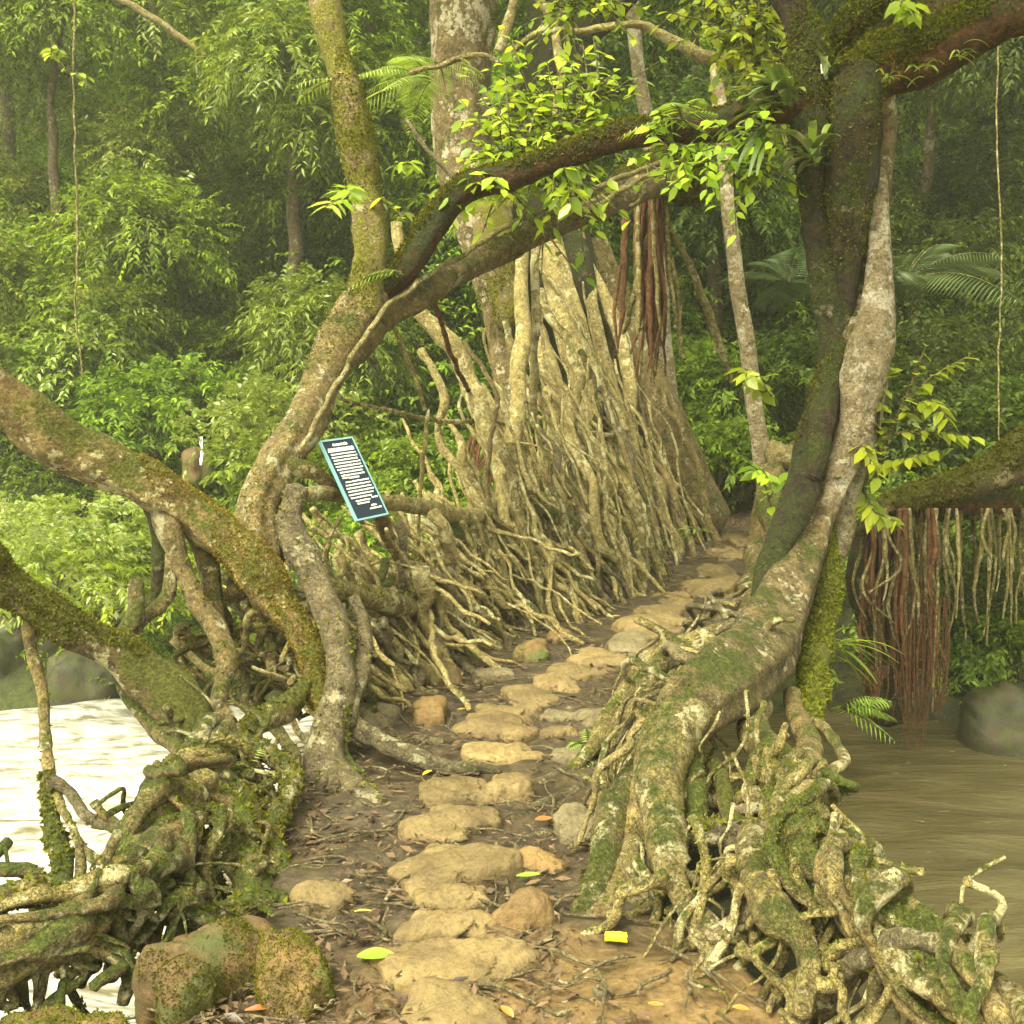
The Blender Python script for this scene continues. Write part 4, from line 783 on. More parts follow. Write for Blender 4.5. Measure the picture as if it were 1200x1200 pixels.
for i in range(26):
    rs = np.random.default_rng(i + 8000); x = rs.normal(762, 12); y1 = rs.uniform(380, 450); d = rs.uniform(9.8, 10.3)
    wood('root', [(x, 215, d, 2.5), (x + rs.normal() * 3, 290, d, rs.uniform(1.5, 4.5)), (x + rs.normal() * 5, 360, d, rs.uniform(1.2, 3.5)), (x + rs.normal() * 9, y1, d, 1)], 'root_red' if rs.random() < .75 else 'root', t, sides=7, lump=.1)
for x1, y1 in [(845, 420), (858, 450), (800, 420), (730, 390)]:
    wood('root', [(768, 240, 10.1, 2.5), ((768 + x1) / 2 + 4, 240 + (y1 - 240) * .42, 10.1, 4), (x1, y1, 10.2, 3)], 'root', t, sides=8)
def vine(label, pts, mat='root_red', name='liana', group='thin lianas hanging among the trees'):
    pts = [(*P(a, b, d), r * d / F) for a, b, d, r in pts]; _seed[0] += 1
    V, fs, Nn = tube(pts, 8, lump=.15, wob=.5, seed=_seed[0]); b = Bag(); b.add(V, fs)
    tag(b.build(name, [M[mat]], loc=pts[-1][:3]), label, 'vine', group)
vine('thin reddish liana slanting from the tan limb down to a rusty root brush', [(508, 350, 6.6, 3), (520, 390, 6.9, 3), (540, 440, 7.6, 3), (575, 495, 8.6, 2.5)])
vine('twig like tan liana hanging from the fork of the leaning tree', [(460, 378, 6.3, 3), (475, 415, 6.3, 3), (490, 455, 6.35, 2.5), (498, 480, 6.4, 3)], 'root')
vine('pale straight stick standing on the horizontal tan root right of the sign', [(502, 480, 6.4, 2), (497, 530, 6.45, 3), (493, 585, 6.5, 2.5), (490, 640, 6.5, 2)], 'root_pale')
vine('long brown liana stretched level behind the leaning trunk', [(380, 462, 5.8, 2.5), (440, 478, 6.4, 2.5), (510, 492, 7.3, 3), (600, 496, 8.7, 2.5)], 'root')
vine('two ply pale liana lying along the top of the tan limb', [(350, 530, 5.1, 3), (400, 440, 5.65, 3), (450, 365, 6.0, 3), (520, 312, 6.45, 3), (600, 262, 7.0, 3.5), (680, 228, 7.6, 3.5), (750, 200, 8.1, 3), (790, 185, 8.5, 2)], 'root_pale')
vine('second thin liana bending above the tan limb beside its mossy knot', [(640, 252, 7.3, 2), (700, 240, 7.7, 3), (760, 205, 8.0, 2.5), (820, 190, 8.3, 2)], 'root_pale')
vine('small coil of liana hanging at the mossy knot', [(735, 215, 8.0, 2), (730, 235, 8.0, 2), (742, 240, 8.0, 2), (752, 225, 8.0, 2), (746, 206, 8.0, 2)], 'root_pale')
vine('long pale vine hanging straight down the misty left forest', [(90, -40, 14, 1.1), (86, 90, 14, 1.1), (91, 280, 14, 1.3), (88, 360, 14, 1.1), (97, 440, 14, 1)], 'root')
vine('bent bare brown twig arching in front of the tall fig trunk', [(480, 85, 8.8, 3), (560, 65, 8.8, 3), (590, 70, 8.8, 3.5), (640, 30, 8.8, 3.5), (690, 5, 8.8, 3)], 'root')
vine('pale arching branch crossing behind the long mossy limb', [(640, 40, 9, 3), (700, 35, 9, 4), (745, 32, 9, 5), (800, 55, 9, 7), (850, 72, 9, 7), (905, 90, 9, 4)], 'root_pale')
vine('dark forked twig rising from the bend of the long limb', [(475, 140, 6.4, 2.5), (500, 175, 6.4, 3), (530, 205, 6.4, 3.5), (550, 220, 6.4, 4)], 'root_grey')
vine('thin vine dangling through the right hand forest', [(1172, -40, 11, .9), (1168, 150, 11, .9), (1174, 300, 11, .9), (1170, 450, 11, .9), (1174, 620, 11, .9)], 'root')
t = thing('aerial_roots', 'rusty brush of short roots below the end of the slanting liana', 'aerial roots', tuple(P(575, 560, 11)))
for i in range(22):
    rs = np.random.default_rng(i + 8300); x = rs.normal(580, 9)
    wood('root', [(x, 490 + rs.uniform(-8, 8), 11, 1.5), (x + rs.normal() * 8 - 4, 520, 11, 2), (x + rs.normal() * 16 - 12, 565, 11, 1.2)], 'root_red', t, sides=6)
# right-hand overhanging limb with hanging roots
TO = thing('overhanging_tree', 'mossy overhanging tree limb fringed with long hanging roots above the brown river', 'tree', tuple(P(1180, 640, 9.6)))
wood('limb', [(1330, 470, 9.5, 29.8), (1240, 510, 9.5, 27.3), (1170, 545, 9.5, 23.6), (1110, 570, 9.5, 19.8), (1060, 590, 9.5, 14.9), (1010, 600, 9.4, 8.7)], 'limb_moss', TO, sides=26, moss=6000, msize=.022, thr=-.2, ridge=.1)
wood('limb', [(1300, 590, 9.8, 14.3), (1200, 590, 9.8, 14.3), (1110, 595, 9.7, 12.1), (1040, 605, 9.6, 8.8), (990, 625, 9.5, 5.5)], 'limb_dark', TO, sides=22, moss=6000, msize=.022, thr=-.2, ridge=.1)
wood('trunk', [(1040, 600, 9.8, 26), (1030, 680, 9.9, 28), (1050, 760, 10.0, 26), (1040, 840, 10.1, 24)], 'trunk_dark', TO, sides=22, ridge=.16, moss=300, msize=.03)
for i in range(70):
    rs = np.random.default_rng(i + 8600)
    if i < 48:
        x = rs.choice([1016, 1034, 1056, 1062, 1086, 1090]) + rs.normal() * 6; y1 = rs.uniform(690, 850); mt = 'root' if rs.random() < .5 else 'root_red'; sp = 8
    else: x = rs.uniform(1110, 1230); y1 = rs.uniform(650, 760); mt = rs.choice(['root', 'root_pale', 'root_moss']); sp = 4
    d = 9.4 + rs.uniform(-.2, .4)
    wood('hanging_root', [(x, 596, d, rs.uniform(1.5, 3)), (x + rs.normal() * 4, 596 + (y1 - 596) * .35, d, rs.uniform(1.5, 3)), (x + rs.normal() * sp, 596 + (y1 - 596) * .7, d, rs.uniform(1.2, 2.5)), (x + rs.normal() * sp * 1.2, y1, d, .9)], mt, TO, sides=6, lump=.12)
for c0, y0, y1 in [(1070, 720, 880), (1095, 700, 840), (1030, 780, 850)]:   # red fringes
    bag = Bag()
    for i in range(30):
        rs = np.random.default_rng(i + int(c0)); x = c0 + rs.normal() * 9; d = 9.3 + rs.uniform(-.1, .15); yy = y1 - rs.random() ** 2 * 60
        pts = [(*P(x, y0, d), .004), (*P(x + rs.normal() * 4, (y0 + yy) / 2, d), .005), (*P(c0 + (x - c0) * .6 + rs.normal() * 4, yy, d), .002)]
        V, fs, Nn = tube(pts, 5, seed=i); bag.add(V, fs)
    o = bag.build('root_fringe', [M['root_red']], TO); o['kind'] = 'stuff'
# ------------------------------------------------------------------ foliage helpers
def unit(v): return v / (np.linalg.norm(v, axis=-1, keepdims=True) + 1e-9)
def kites(p, d, n, L, Wd, fold=0.25, droop=0.25):
    """simple leaves: base, two shoulders, tip; folded along the midrib. arrays (n,3)"""
    d = unit(d); s = unit(np.cross(d, n)); n = np.cross(s, d); L = np.asarray(L)[:, None]; Wd = np.asarray(Wd)[:, None]
    mid = p + d * L * .42; a = mid + s * Wd * .5 + n * Wd * fold * .5; b = mid - s * Wd * .5 + n * Wd * fold * .5
    tip = p + d * L; tip = tip - np.array([0, 0, 1]) * L * droop
    V = np.stack([p, a, tip, b], 1).reshape(-1, 3); i = np.arange(len(p)) * 4
    return V, np.concatenate([np.stack([i, i + 1, i + 2], -1), np.stack([i, i + 2, i + 3], -1)])
def ovals(p, d, n, L, Wd, fold=0.2, droop=0.2):
    """rounder leaves for plants near the camera: 8 vertices, pointed tip, curved blade"""
    d = unit(d); s = unit(np.cross(d, n)); n = np.cross(s, d); L = np.asarray(L)[:, None]; Wd = np.asarray(Wd)[:, None]; z = np.array([0, 0, 1])
    row = lambda t, w: (p + d * L * t + s * Wd * w * .5 + n * Wd * fold * abs(w) * .5 - z * L * droop * t * t)
    V = np.stack([row(0, 0), row(.22, .78), row(.22, 0), row(.22, -.78), row(.58, .92), row(.58, 0), row(.58, -.92), row(1, 0)], 1).reshape(-1, 3)
    i = (np.arange(len(p)) * 8)[:, None]
    T = np.concatenate([i + np.array([[0, 1, 2]]), i + np.array([[0, 2, 3]]), i + np.array([[4, 7, 5]]), i + np.array([[5, 7, 6]])])
    Q = np.concatenate([i + np.array([[1, 4, 5, 2]]), i + np.array([[2, 5, 6, 3]])])
    return V, [T, Q]
def sprays(tips, axis, k, L, r, leafL=0.16, asp=0.38, curl=0.35):
    """leafy twigs: k leaves alternate along each axis of length L, drooping"""
    n = len(tips); axis = unit(axis); t = (np.arange(k) + .5)[None] / k * np.ones((n, 1)) + r.uniform(-.04, .04, (n, k))
    side = unit(np.cross(axis, np.array([0, 0, 1.0]) + r.normal(size=(n, 3)) * .25)); upv = np.cross(side, axis)
    L = np.asarray(L).reshape(-1, 1)
    p = tips[:, None] + axis[:, None] * (t * L)[..., None]; p[..., 2] -= curl * L * t * t
    sg = np.where((np.arange(k) % 2)[None] > 0, 1, -1) * np.ones((n, 1))
    d = axis[:, None] * .55 + side[:, None] * (sg * .8)[..., None] + r.normal(size=(n, k, 3)) * .28; d[..., 2] -= .25
    nn = upv[:, None] + r.normal(size=(n, k, 3)) * .35
    ll = leafL * r.uniform(.65, 1.25, (n, k)) * np.ones((n, 1))
    return kites(p.reshape(-1, 3), d.reshape(-1, 3), nn.reshape(-1, 3), ll.ravel(), (ll * asp * r.uniform(.8, 1.2, (n, k))).ravel())
def on_lobes(lobes, n, r, skin=(.72, 1.05), low=-.55):
    """points and outward directions on the skin of ellipsoid lobes (x,y,z,rx,ry,rz)"""
    lb = np.array(lobes, float); w = lb[:, 3] * lb[:, 5]; k = r.choice(len(lb), n, p=w / w.sum())
    u = unit(r.normal(size=(n, 3))); u[:, 2] = np.where(u[:, 2] < low, -u[:, 2], u[:, 2])
    s = r.uniform(*skin, n)[:, None]
    return lb[k, :3] + u * lb[k, 3:] * s, unit(u / lb[k, 3:])
def crown_mesh(seed, h, rad, n, k=14, leafL=0.17, z0=.03, asp=.38):
    """an uneven crown: lobes stacked round a leaning stem, each clad in drooping sprays"""
    r = np.random.default_rng(seed); lobes = []
    for i in range(22):
        z = h * (z0 + (1 - z0) * (i + r.random()) / 22); q = rad * (.35 + .75 * math.sin(math.pi * min(1, .25 + .75 * z / h)) * r.uniform(.55, 1.1))
        a = r.uniform(0, 6.28); s = r.uniform(.45, .95)
        lobes.append((math.cos(a) * q * .8, math.sin(a) * q * .8, z, s * rad * .42, s * rad * .42, s * rad * .30))
    p, o = on_lobes(lobes, n, r)
    ax = o * .8 + r.normal(size=(n, 3)) * .3; ax[:, 2] -= .25
    return sprays(p, ax, k, r.uniform(.25, .6, n), r, leafL, asp)
def leafmesh(name, V, T, mat, parent=None, loc=None): return build(name, V, T if isinstance(T, list) else [T], M[mat], parent, False, None, loc)

# ------------------------------------------------------------------ forest trees on the far hillside
protos = []
for s, h, rad, n, lf, asp in [(1, 11, 2.9, 5000, .115, .36), (2, 9, 3.1, 5000, .10, .40), (3, 12.5, 2.7, 5000, .13, .30), (4, 8, 2.7, 4600, .095, .42), (5, 10, 3.3, 5200, .12, .34)]:
    V, T = crown_mesh(s, h, rad, n, leafL=lf, asp=asp)
    protos.append((h, V, T, {}))
def forest_tree(px, d, proto, sc, mat, label, rz=0.0, trunkmat='wood', name='forest_tree', group='trees on the far hillside', dz=0):
    x = P(px, 500, d)[0]; z = float(H(np.array([x]), np.array([d]))[0]) - .2 + dz
    t = thing(name, label, 'tree', (x, d, z), group)
    h, V, T, cache = protos[proto]
    key = mat
    if key not in cache:
        o = build('crown', V + np.array(t.location), [T], M[mat], t, False); cache[key] = o.data
    else:
        o = bpy.data.objects.new('crown', cache[key]); COL.objects.link(o); o.parent = t
    o.scale = (sc,) * 3; o.rotation_euler = (0, 0, rz)
    rs = np.random.default_rng(int(px + d * 10)); hh = h * sc * .95; w = rs.normal(size=(3, 2)) * .25
    wood('trunk', [(x, d, z - .2, .15 * sc), (x + w[0, 0], d + w[0, 1], z + hh * .3, .12 * sc), (x + w[1, 0], d + w[1, 1], z + hh * .65, .08 * sc), (x + w[2, 0], d + w[2, 1], z + hh, .025)], trunkmat, t, px=False, sides=12, lump=.08)
    return t
for a in [
 (-60, 19.5, 0, 1.0, 'leaf_forest', 'dense dark forest tree cut by the photo\'s left edge, above the thick golden limb', .3),
 (80, 17.5, 3, .95, 'leaf_grey', 'grey green tree behind the long vine that hangs straight down', 1.1),
 (190, 19.0, 1, 1.05, 'leaf_forest', 'bushy hillside tree above the small water trickle', 2.0),
 (330, 17.8, 2, .95, 'leaf_grey', 'tall tree with drooping silvery leaves left of the mossy upright stem', .7),
 (440, 19.5, 4, 1.0, 'leaf_forest', 'leafy tree between the mossy upright stem and the tall fig trunk', 4.0),
 (560, 21.5, 0, 1.1, 'leaf_forest', 'tree hidden mostly behind the tall pale fig trunk', 2.5),
 (690, 19.0, 1, 1.05, 'leaf_forest', 'shady tree between the fig trunk and the thin pale straight trunk', 5.0),
 (815, 18.0, 3, 1.05, 'leaf_shaded', 'dark tree between the thin straight trunk and the slender leaning tree', 3.0),
 (915, 20.5, 2, 1.0, 'leaf_shaded', 'deep shaded tree between the slender leaning tree and the twisted fig', 1.5),
 (1080, 17.0, 4, .9, 'leaf_shaded', 'dark tree under the rust bottomed limb, behind the palm', .2),
 (1190, 15.5, 1, .9, 'leaf_shaded', 'shaded tree at the photo\'s right edge above the fringed limb', 3.6),
 (20, 25.0, 4, 1.15, 'leaf_grey', 'misty taller tree at the top left corner of the forest', 3.1),
 (250, 24.5, 0, 1.2, 'leaf_forest', 'hazy tree behind the silvery drooping one, with a bare slanting branch', 5.3),
 (390, 26.0, 1, 1.3, 'leaf_grey', 'far hazy tree whose top shows left of the mossy upright stem', 1.9),
 (520, 27.0, 3, 1.6, 'leaf_grey', 'far pale tree peeping left of the tall fig trunk near the top', 2.2),
 (740, 26.0, 4, 1.3, 'leaf_forest', 'far tree filling the gap over the long mossy limb', .9),
 (880, 28.0, 0, 1.4, 'leaf_forest', 'far tree showing beneath the bright leaves left of the mossy crotch', 4.4),
 (1010, 26.0, 1, 1.3, 'leaf_shaded', 'far tree seen just right of the pale fig trunk', .5),
 (1150, 24.0, 2, 1.2, 'leaf_shaded', 'far tree high at the right, over the thick rust limb', 2.8),
 (130, 31.0, 2, 1.5, 'leaf_grey', 'farthest pale tree on the ridge at upper left', 1.2),
 (620, 33.0, 1, 1.8, 'leaf_grey', 'farthest pale tree on the ridge behind the fig trunk', 3.3),
]: forest_tree(*a)
# bare slanting branch with leaves, upper left
for lab, pts in [('bare slanting pale branch with few leaves in the hazy upper left forest', [(130, -5, 16, 4), (170, 15, 16, 4), (205, 40, 16, 4), (240, 65, 16, 3)])]: vine(lab, pts, 'root_pale', 'branch', None)

# ------------------------------------------------------------------ undergrowth on the banks and hillside (one mass)
def scatter_ground(n, seed, y0, y1, k, leafL, Lr, keep=lambda x, y, z: z > -1.55, lift=(.05, .7), pw=1.0):
    r = np.random.default_rng(seed); y = y0 + (y1 - y0) * r.random(n) ** pw; x = r.uniform(-.56, .56, n) * y * 1.0
    z = H(x, y); l, rr = path_edges(y); ok = keep(x, y, z) & ~((x > l - .25) & (x < rr + .25) & (y < 18.2))
    x, y, z = x[ok], y[ok], z[ok]; cl = N1(np.stack([x, y, 0 * x], -1), .55) * .5 + N2(np.stack([x, y, 0 * x], -1), 1.6) * .3
    hgt = np.clip(cl + .75, .05, 1.6) * r.uniform(lift[0], lift[1], len(x))
    p = np.stack([x, y, z + hgt], -1); ax = r.normal(size=(len(x), 3)) * [1, 1, .3]; ax[:, 2] += .15
    return sprays(p, ax, k, r.uniform(*Lr, len(x)), r, leafL, .42)
V, T = scatter_ground(11000, 31, 11.0, 20, 11, .085, (.18, .45), pw=1.2)
tag(leafmesh('undergrowth', V, T, 'leaf_mid'), 'low leafy undergrowth covering the far bank', kind='stuff')
V, T = scatter_ground(34000, 32, 15.5, 46, 12, .12, (.3, .8), lift=(.1, 3.0))
tag(leafmesh('undergrowth', V, T, 'leaf_forest'), 'dense shrub layer climbing the forest hillside', kind='stuff')
# leaf litter on far bank
# ------------------------------------------------------------------ ferns and bushes
def fronds(base, n, L, r, elev=(25, 70), pin=22, w=.22, az=None, droop=.8, leafw=.42):
    Vs, Ts, st, o = [], [], [], 0
    for i in range(n):
        a = r.uniform(0, 6.28) if az is None else r.uniform(*az); e = R(r.uniform(*elev)); l = L * r.uniform(.7, 1.15)
        t = np.linspace(0, 1, pin); hx = np.array([math.cos(a), math.sin(a), 0])
        p = base + hx * (l * t * math.cos(e))[:, None]; p = p + np.array([0, 0, 1]) * (l * (t * math.sin(e) - droop * .5 * t * t * (1 + .4 * math.sin(e))))[:, None]
        T_ = unit(np.gradient(p, axis=0)); s = unit(np.cross(T_, [0, 0, 1.0]) + r.normal(size=3) * .1); up = np.cross(s, T_)
        wl = w * l * np.sin(np.pi * (t * .88 + .1)) ** .7
        for sg in (1, -1):
            d = s * sg + T_ * .45 - np.array([0, 0, .28]); V, T = kites(p[2:], d[2:], up[2:] + r.normal(size=(pin - 2, 3)) * .12, wl[2:], np.full(pin - 2, l / pin * leafw), .1, .12)
            Vs.append(V); Ts.append(T + o); o += len(V)
        st.append(np.column_stack([p, np.linspace(.006, .0015, pin) * max(1, L)]))
    return np.concatenate(Vs), np.concatenate(Ts), st
def fern(name, label, base, n, L, mat, seed, cat='fern', group=None, stem='leafy', **kw):
    r = np.random.default_rng(seed); base = np.asarray(base, float); V, T, st = fronds(base, n, L, r, **kw)
    t = thing(name, label, cat, base, group); leafmesh('fronds', V, T, mat, t)
    bag = Bag()
    for s in st: v, f, _ = tube(s[::4] if len(s) > 8 else s, 5, lump=.05); bag.add(v, f)
    bag.build('stems', [M['root_moss']], t); return t
FG = 'bright drooping ferns on the left bank'
for i, (px, d, sc, lab) in enumerate([
 (10, 13.6, 1.35, 'tallest bright fern under the golden limb at the photo\'s left edge'), (100, 13.2, 1.2, 'bright feathery fern below the middle of the golden limb'),
 (165, 13.8, 1.0, 'smaller bright fern peeping out under the golden limb\'s bend'), (40, 12.6, 1.1, 'low bright fern just above the lower mossy limb'),
 (200, 15.2, .9, 'fern clump just above the golden limb, left of the water trickle'), (125, 12.5, .9, 'small yellowish fern above the lower mossy limb\'s middle')]):
    x = P(px, 600, d)[0]; zz = float(H(np.array([x]), np.array([d]))[0]) + .1
    fern('fern', lab, (x, d, zz), 46, sc * 1.25, 'leaf_fern', 40 + i, group=FG, elev=(20, 85), w=.2, pin=26)
def bush(name, label, c, rad, n, mat, seed, leafL=.07, cat='bush', group=None, asp=.45, k=11, zs=.7):
    r = np.random.default_rng(seed); c = np.asarray(c, float)
    lobes = [(c[0] + r.normal() * rad * .45, c[1] + r.normal() * rad * .4, c[2] + rad * zs * r.uniform(.1, .9), rad * .5, rad * .5, rad * .38) for _ in range(9)]
    p, o = on_lobes(lobes, n, r); ax = o + r.normal(size=p.shape) * .35
    V, T = sprays(p, ax, k, r.uniform(.15, .35, n) * max(.6, rad), r, leafL, asp)
    t = thing(name, label, cat, c - [0, 0, rad * .3], group); leafmesh('foliage', V, T, mat, t)
    bag = Bag()
    for q in lobes: v, f, _ = tube([(*(c - [0, 0, rad * .3]), .014), (*((c + np.array(q[:3])) / 2), .011), (*q[:3], .005)], 6); bag.add(v, f)
    bag.build('stems', [M['wood']], t); return t
BG = 'bushes on the far banks'
for i, (px, py, d, rad, n, mat, lab) in enumerate([
 (60, 640, 10.5, 1.0, 420, 'leaf_fern', 'light green bush behind the lower mossy limb at far left'),
 (120, 690, 10.8, .7, 320, 'leaf_lime', 'pale lime bush in the gap between the two left limbs'),
 (190, 660, 11.5, .7, 300, 'leaf_mid', 'leafy bush behind the roots dropping from the golden limb'),
 (300, 500, 14.5, 1.0, 520, 'leaf_fern', 'rounded yellow green bush right of the water trickle'),
 (335, 560, 12.5, .7, 300, 'leaf_mid', 'small bush behind the base of the leaning trunk'),
 (180, 475, 15.5, 1.1, 520, 'leaf_mid', 'dense bush just left of the water trickle'),
 (70, 410, 16.0, 1.3, 520, 'leaf_fern', 'light green bush above the golden limb at far left'),
 (420, 640, 9.5, .55, 260, 'leaf_mid', 'green bush below the sign board'),
 (400, 790, 6.6, .35, 200, 'leaf_mid', 'small green bush seen through roots, left of the greenish grey rock'),
 (500, 560, 13.5, .8, 380, 'leaf_mid', 'ground hugging bush right of the sign, behind the horizontal tan root'),
 (570, 570, 14.5, .8, 380, 'leaf_mid', 'low bush beneath the rusty root brush'),
 (820, 450, 14.5, .9, 460, 'leaf_mid', 'creeper clad bush under the reddish aerial roots'),
 (840, 530, 13.5, .8, 420, 'leaf_mid', 'bush beside the fig buttress, left of the slender leaning tree'),
 (940, 440, 14.0, .9, 380, 'leaf_shaded', 'dark bush between the slender tree and the twisted fig'),
 (1130, 790, 11.0, .5, 320, 'leaf_fern', 'bright plants growing on the mossy river rock'),
 (1195, 760, 10.8, .5, 260, 'leaf_mid', 'plants on the riverside rock at the photo\'s right edge'),
 (1150, 690, 11.2, .9, 420, 'leaf_shaded', 'dark leafy bank behind the hanging roots'),
 (1110, 480, 13.0, 1.2, 460, 'leaf_shaded', 'dark bush behind the bright sapling'),
 (1190, 520, 12.0, 1.0, 420, 'leaf_shaded', 'dark bush on the overhanging limb\'s right end'),
 (980, 560, 14.0, 1.1, 420, 'leaf_shaded', 'shaded bush glimpsed between the twisted fig\'s stems and the sapling'),
 (80, 800, 12.4, .6, 300, 'leaf_mid', 'grassy bush hanging over the dark ledge by the rapids'),
 (150, 790, 11.7, .45, 260, 'leaf_fern', 'light green tuft on the ledge above the rapids'),
 (1100, 610, 10.4, .5, 260, 'leaf_shaded', 'ragged dark foliage on the overhanging limb above the hanging roots'),
 (1175, 610, 10.3, .5, 260, 'leaf_mid', 'ragged lighter foliage along the overhanging limb at the photo\'s right edge'),
 (250, 760, 11.8, .6, 300, 'leaf_mid', 'green bush behind the tangle under the golden limb'),
]): bush('bush', lab, P(px, py, d) - [0, 0, rad * .35], rad, n, mat, 60 + i, group=BG, leafL=.075 if d < 12 else .10)
def big_crown(parent, lobes, n, seed, mat, leafL):
    r = np.random.default_rng(seed); p, o = on_lobes(lobes, n, r, (.3, 1.05), -1)
    ax = o * .6 + r.normal(size=(n, 3)) * .5; V, T = sprays(p, ax, 11, r.uniform(.2, .45, n), r, leafL, .45); leafmesh('crown', V, T, mat, parent)
# the fig trees' own crowns, over the bridge and above the picture
big_crown(TR, [(x, y, 1.6 + .36 * y + 1.25 + q, 1.0, .9, .5) for x, y, q in [(.6, 4.0, .2), (2.0, 4.4, .0), (3.2, 5.4, .2), (1.4, 5.6, .3), (2.6, 6.8, .1), (.9, 7.2, .3), (3.9, 7.2, .3), (3.4, 4.2, .3)]], 1000, 71, 'leaf_forest', .10)
big_crown(TB, [(x, y, 1.6 + .36 * y + 1.6 + q, 1.5, 1.3, .8) for x, y, q in [(-.6, 10.5, 0), (1.2, 11, .4), (2.6, 12, .2), (.3, 13, .6), (-1.6, 12.2, .6)]], 1200, 72, 'leaf_forest', .12)
# palms
for i, (px, py, d, az, n, L, lab) in enumerate([(1060, 330, 12.5, (-1.2, 4.3), 15, 1.5, 'grey green feathery palm right of the pale fig trunk'), (925, 330, 13.5, (.3, 2.8), 8, 1.1, 'small dim palm seen left of the twisted fig')]):
    fern('palm', lab, P(px, py, d), n, L, 'leaf_palm', 90 + i, cat='palm', group='palms in the shaded forest', elev=(5, 70), pin=32, leafw=.30, w=.36, az=az, droop=.75)
# ------------------------------------------------------------------ leafy sprigs near the camera
def sprig(name, label, stems, mat, seed, leafL=.11, per=9, cat='sapling', asp=.55, hang=.35, group=None):
    """stems: lists of (px,py,d,rpx); leaves alternate along each stem"""
    r = np.random.default_rng(seed); bag = Bag(); Vs, Ts, Qs, o = [], [], [], 0; base = None
    for st in stems:
        q = np.array([(*P(a, b, d), rr * d / F) for a, b, d, rr in st]); base = q[0, :3] if base is None else base
        v, f, _ = tube(q, 6, lump=.08, step=.05); bag.add(v, f)
        c = catmull(q, .02); n = per; k = (np.linspace(.18, 1, n) * (len(c) - 1)).astype(int); p = c[k, :3]; T_ = unit(np.gradient(c[:, :3], axis=0))[k]
        s = unit(np.cross(T_, [0, 0, 1.0])); sg = np.where(np.arange(n) % 2, 1, -1)[:, None]
        d = s * sg * .9 + T_ * .6 + r.normal(size=(n, 3)) * .25; d[:, 2] -= hang; nn = np.array([0, -.35, 1.0]) + r.normal(size=(n, 3)) * .35
        l = leafL * r.uniform(.7, 1.2, n); V, (T, Q) = ovals(p, d, nn, l, l * asp); Vs.append(V); Ts.append(T + o); Qs.append(Q + o); o += len(V)
    t = thing(name, label, cat, base, group)
    bag.build('stem', [M['root_moss']], t); build('leaves', np.concatenate(Vs), [np.concatenate(Ts), np.concatenate(Qs)], M[mat], t, False); return t
sprig('sapling', 'bright lime leaved sapling growing beside the pale fig trunk', [
 [(1000, 590, 5.7, 3), (1030, 530, 5.6, 2.5), (1060, 470, 5.55, 2), (1085, 405, 5.5, 1)], [(1040, 510, 5.58, 2.5), (1080, 505, 5.5, 1.5), (1140, 512, 5.4, 1)],
 [(1060, 470, 5.55, 2), (1095, 440, 5.5, 1.5), (1130, 420, 5.45, 1)], [(1050, 490, 5.565, 2.5), (1090, 470, 5.4, 1.5), (1110, 490, 5.3, 1)], [(1022, 546, 5.625, 2.5), (1050, 540, 5.5, 1.5), (1090, 530, 5.4, 1)],
 [(1010, 570, 5.66, 2.5), (1025, 600, 5.5, 1.5), (1050, 610, 5.4, 1)], [(1030, 530, 5.6, 2), (1030, 480, 5.6, 1.5), (1040, 430, 5.6, 1)], [(1020, 550, 5.635, 2.5), (1010, 520, 5.5, 1.5), (1030, 560, 5.4, 1)],
 ], 'leaf_lime', 1, .095, 24, asp=.5)
def cloud_sprig(label, stems0, seed, n, mat='leaf_lime', leafL=.085, spread=45, asp=.68, cat='leafy branch'):
    """a bright leafy branch: main stems with many short twigs round them"""
    r = np.random.default_rng(seed); st = list(stems0)
    for s in stems0:
        c = catmull(np.array(s, float), 12)
        for i in range(n):
            q = c[r.integers(len(c))]; a = q + [0, 0, 0, 0]; e = r.normal(size=2) * spread
            st.append([(a[0], a[1], a[2], 1.2), (a[0] + e[0] * .5, a[1] + e[1] * .5 - 3, a[2] + r.normal() * .1, 1), (a[0] + e[0], a[1] + e[1], a[2] + r.normal() * .22, .7)])
    return sprig('leafy_branch', label, st, mat, seed, leafL, 6, cat, asp)
cloud_sprig('large spray of bright lime leaves beside the tall fig trunk', [[(640, 205, 6.9, 3), (640, 150, 7.1, 3), (615, 110, 7.2, 2)], [(650, 190, 6.9, 3), (680, 130, 7.1, 3), (715, 100, 7.2, 2)], [(640, 205, 6.9, 3), (600, 180, 7.0, 2), (590, 215, 7.0, 2)]], 11, 60, spread=48, leafL=.085)
cloud_sprig('bright leaves at the top of the photo, over the big lime spray', [[(700, -20, 8.0, 3), (680, 5, 8.0, 2), (660, 15, 8.0, 2)]], 32, 40, spread=40)
cloud_sprig('bright leaves at the top of the photo, left of the mossy upright branches', [[(820, -20, 8.5, 3), (850, 10, 8.5, 2), (870, 40, 8.5, 2)]], 12, 44, spread=40)
cloud_sprig('bright leaf cluster under the long mossy limb by its knot', [[(780, 165, 6.2, 2), (800, 195, 6.1, 2), (830, 190, 6.0, 1.5)], [(850, 150, 6.1, 2), (870, 180, 6.0, 2), (860, 205, 6.0, 1)]], 13, 26, spread=28, leafL=.075)
cloud_sprig('leafy twig hanging off the limb left of the mossy crotch', [[(900, 145, 6, 2), (890, 175, 5.95, 2), (880, 200, 5.9, 1)]], 14, 14, spread=26, leafL=.075, asp=.4)
cloud_sprig('bright leaves behind the mossy upright branches at upper right', [[(885, 60, 7.2, 2), (890, 85, 7.2, 2), (905, 110, 7.2, 2)], [(860, 40, 7.3, 2), (880, 30, 7.3, 2), (900, 20, 7.3, 2)]], 15, 40, spread=34)
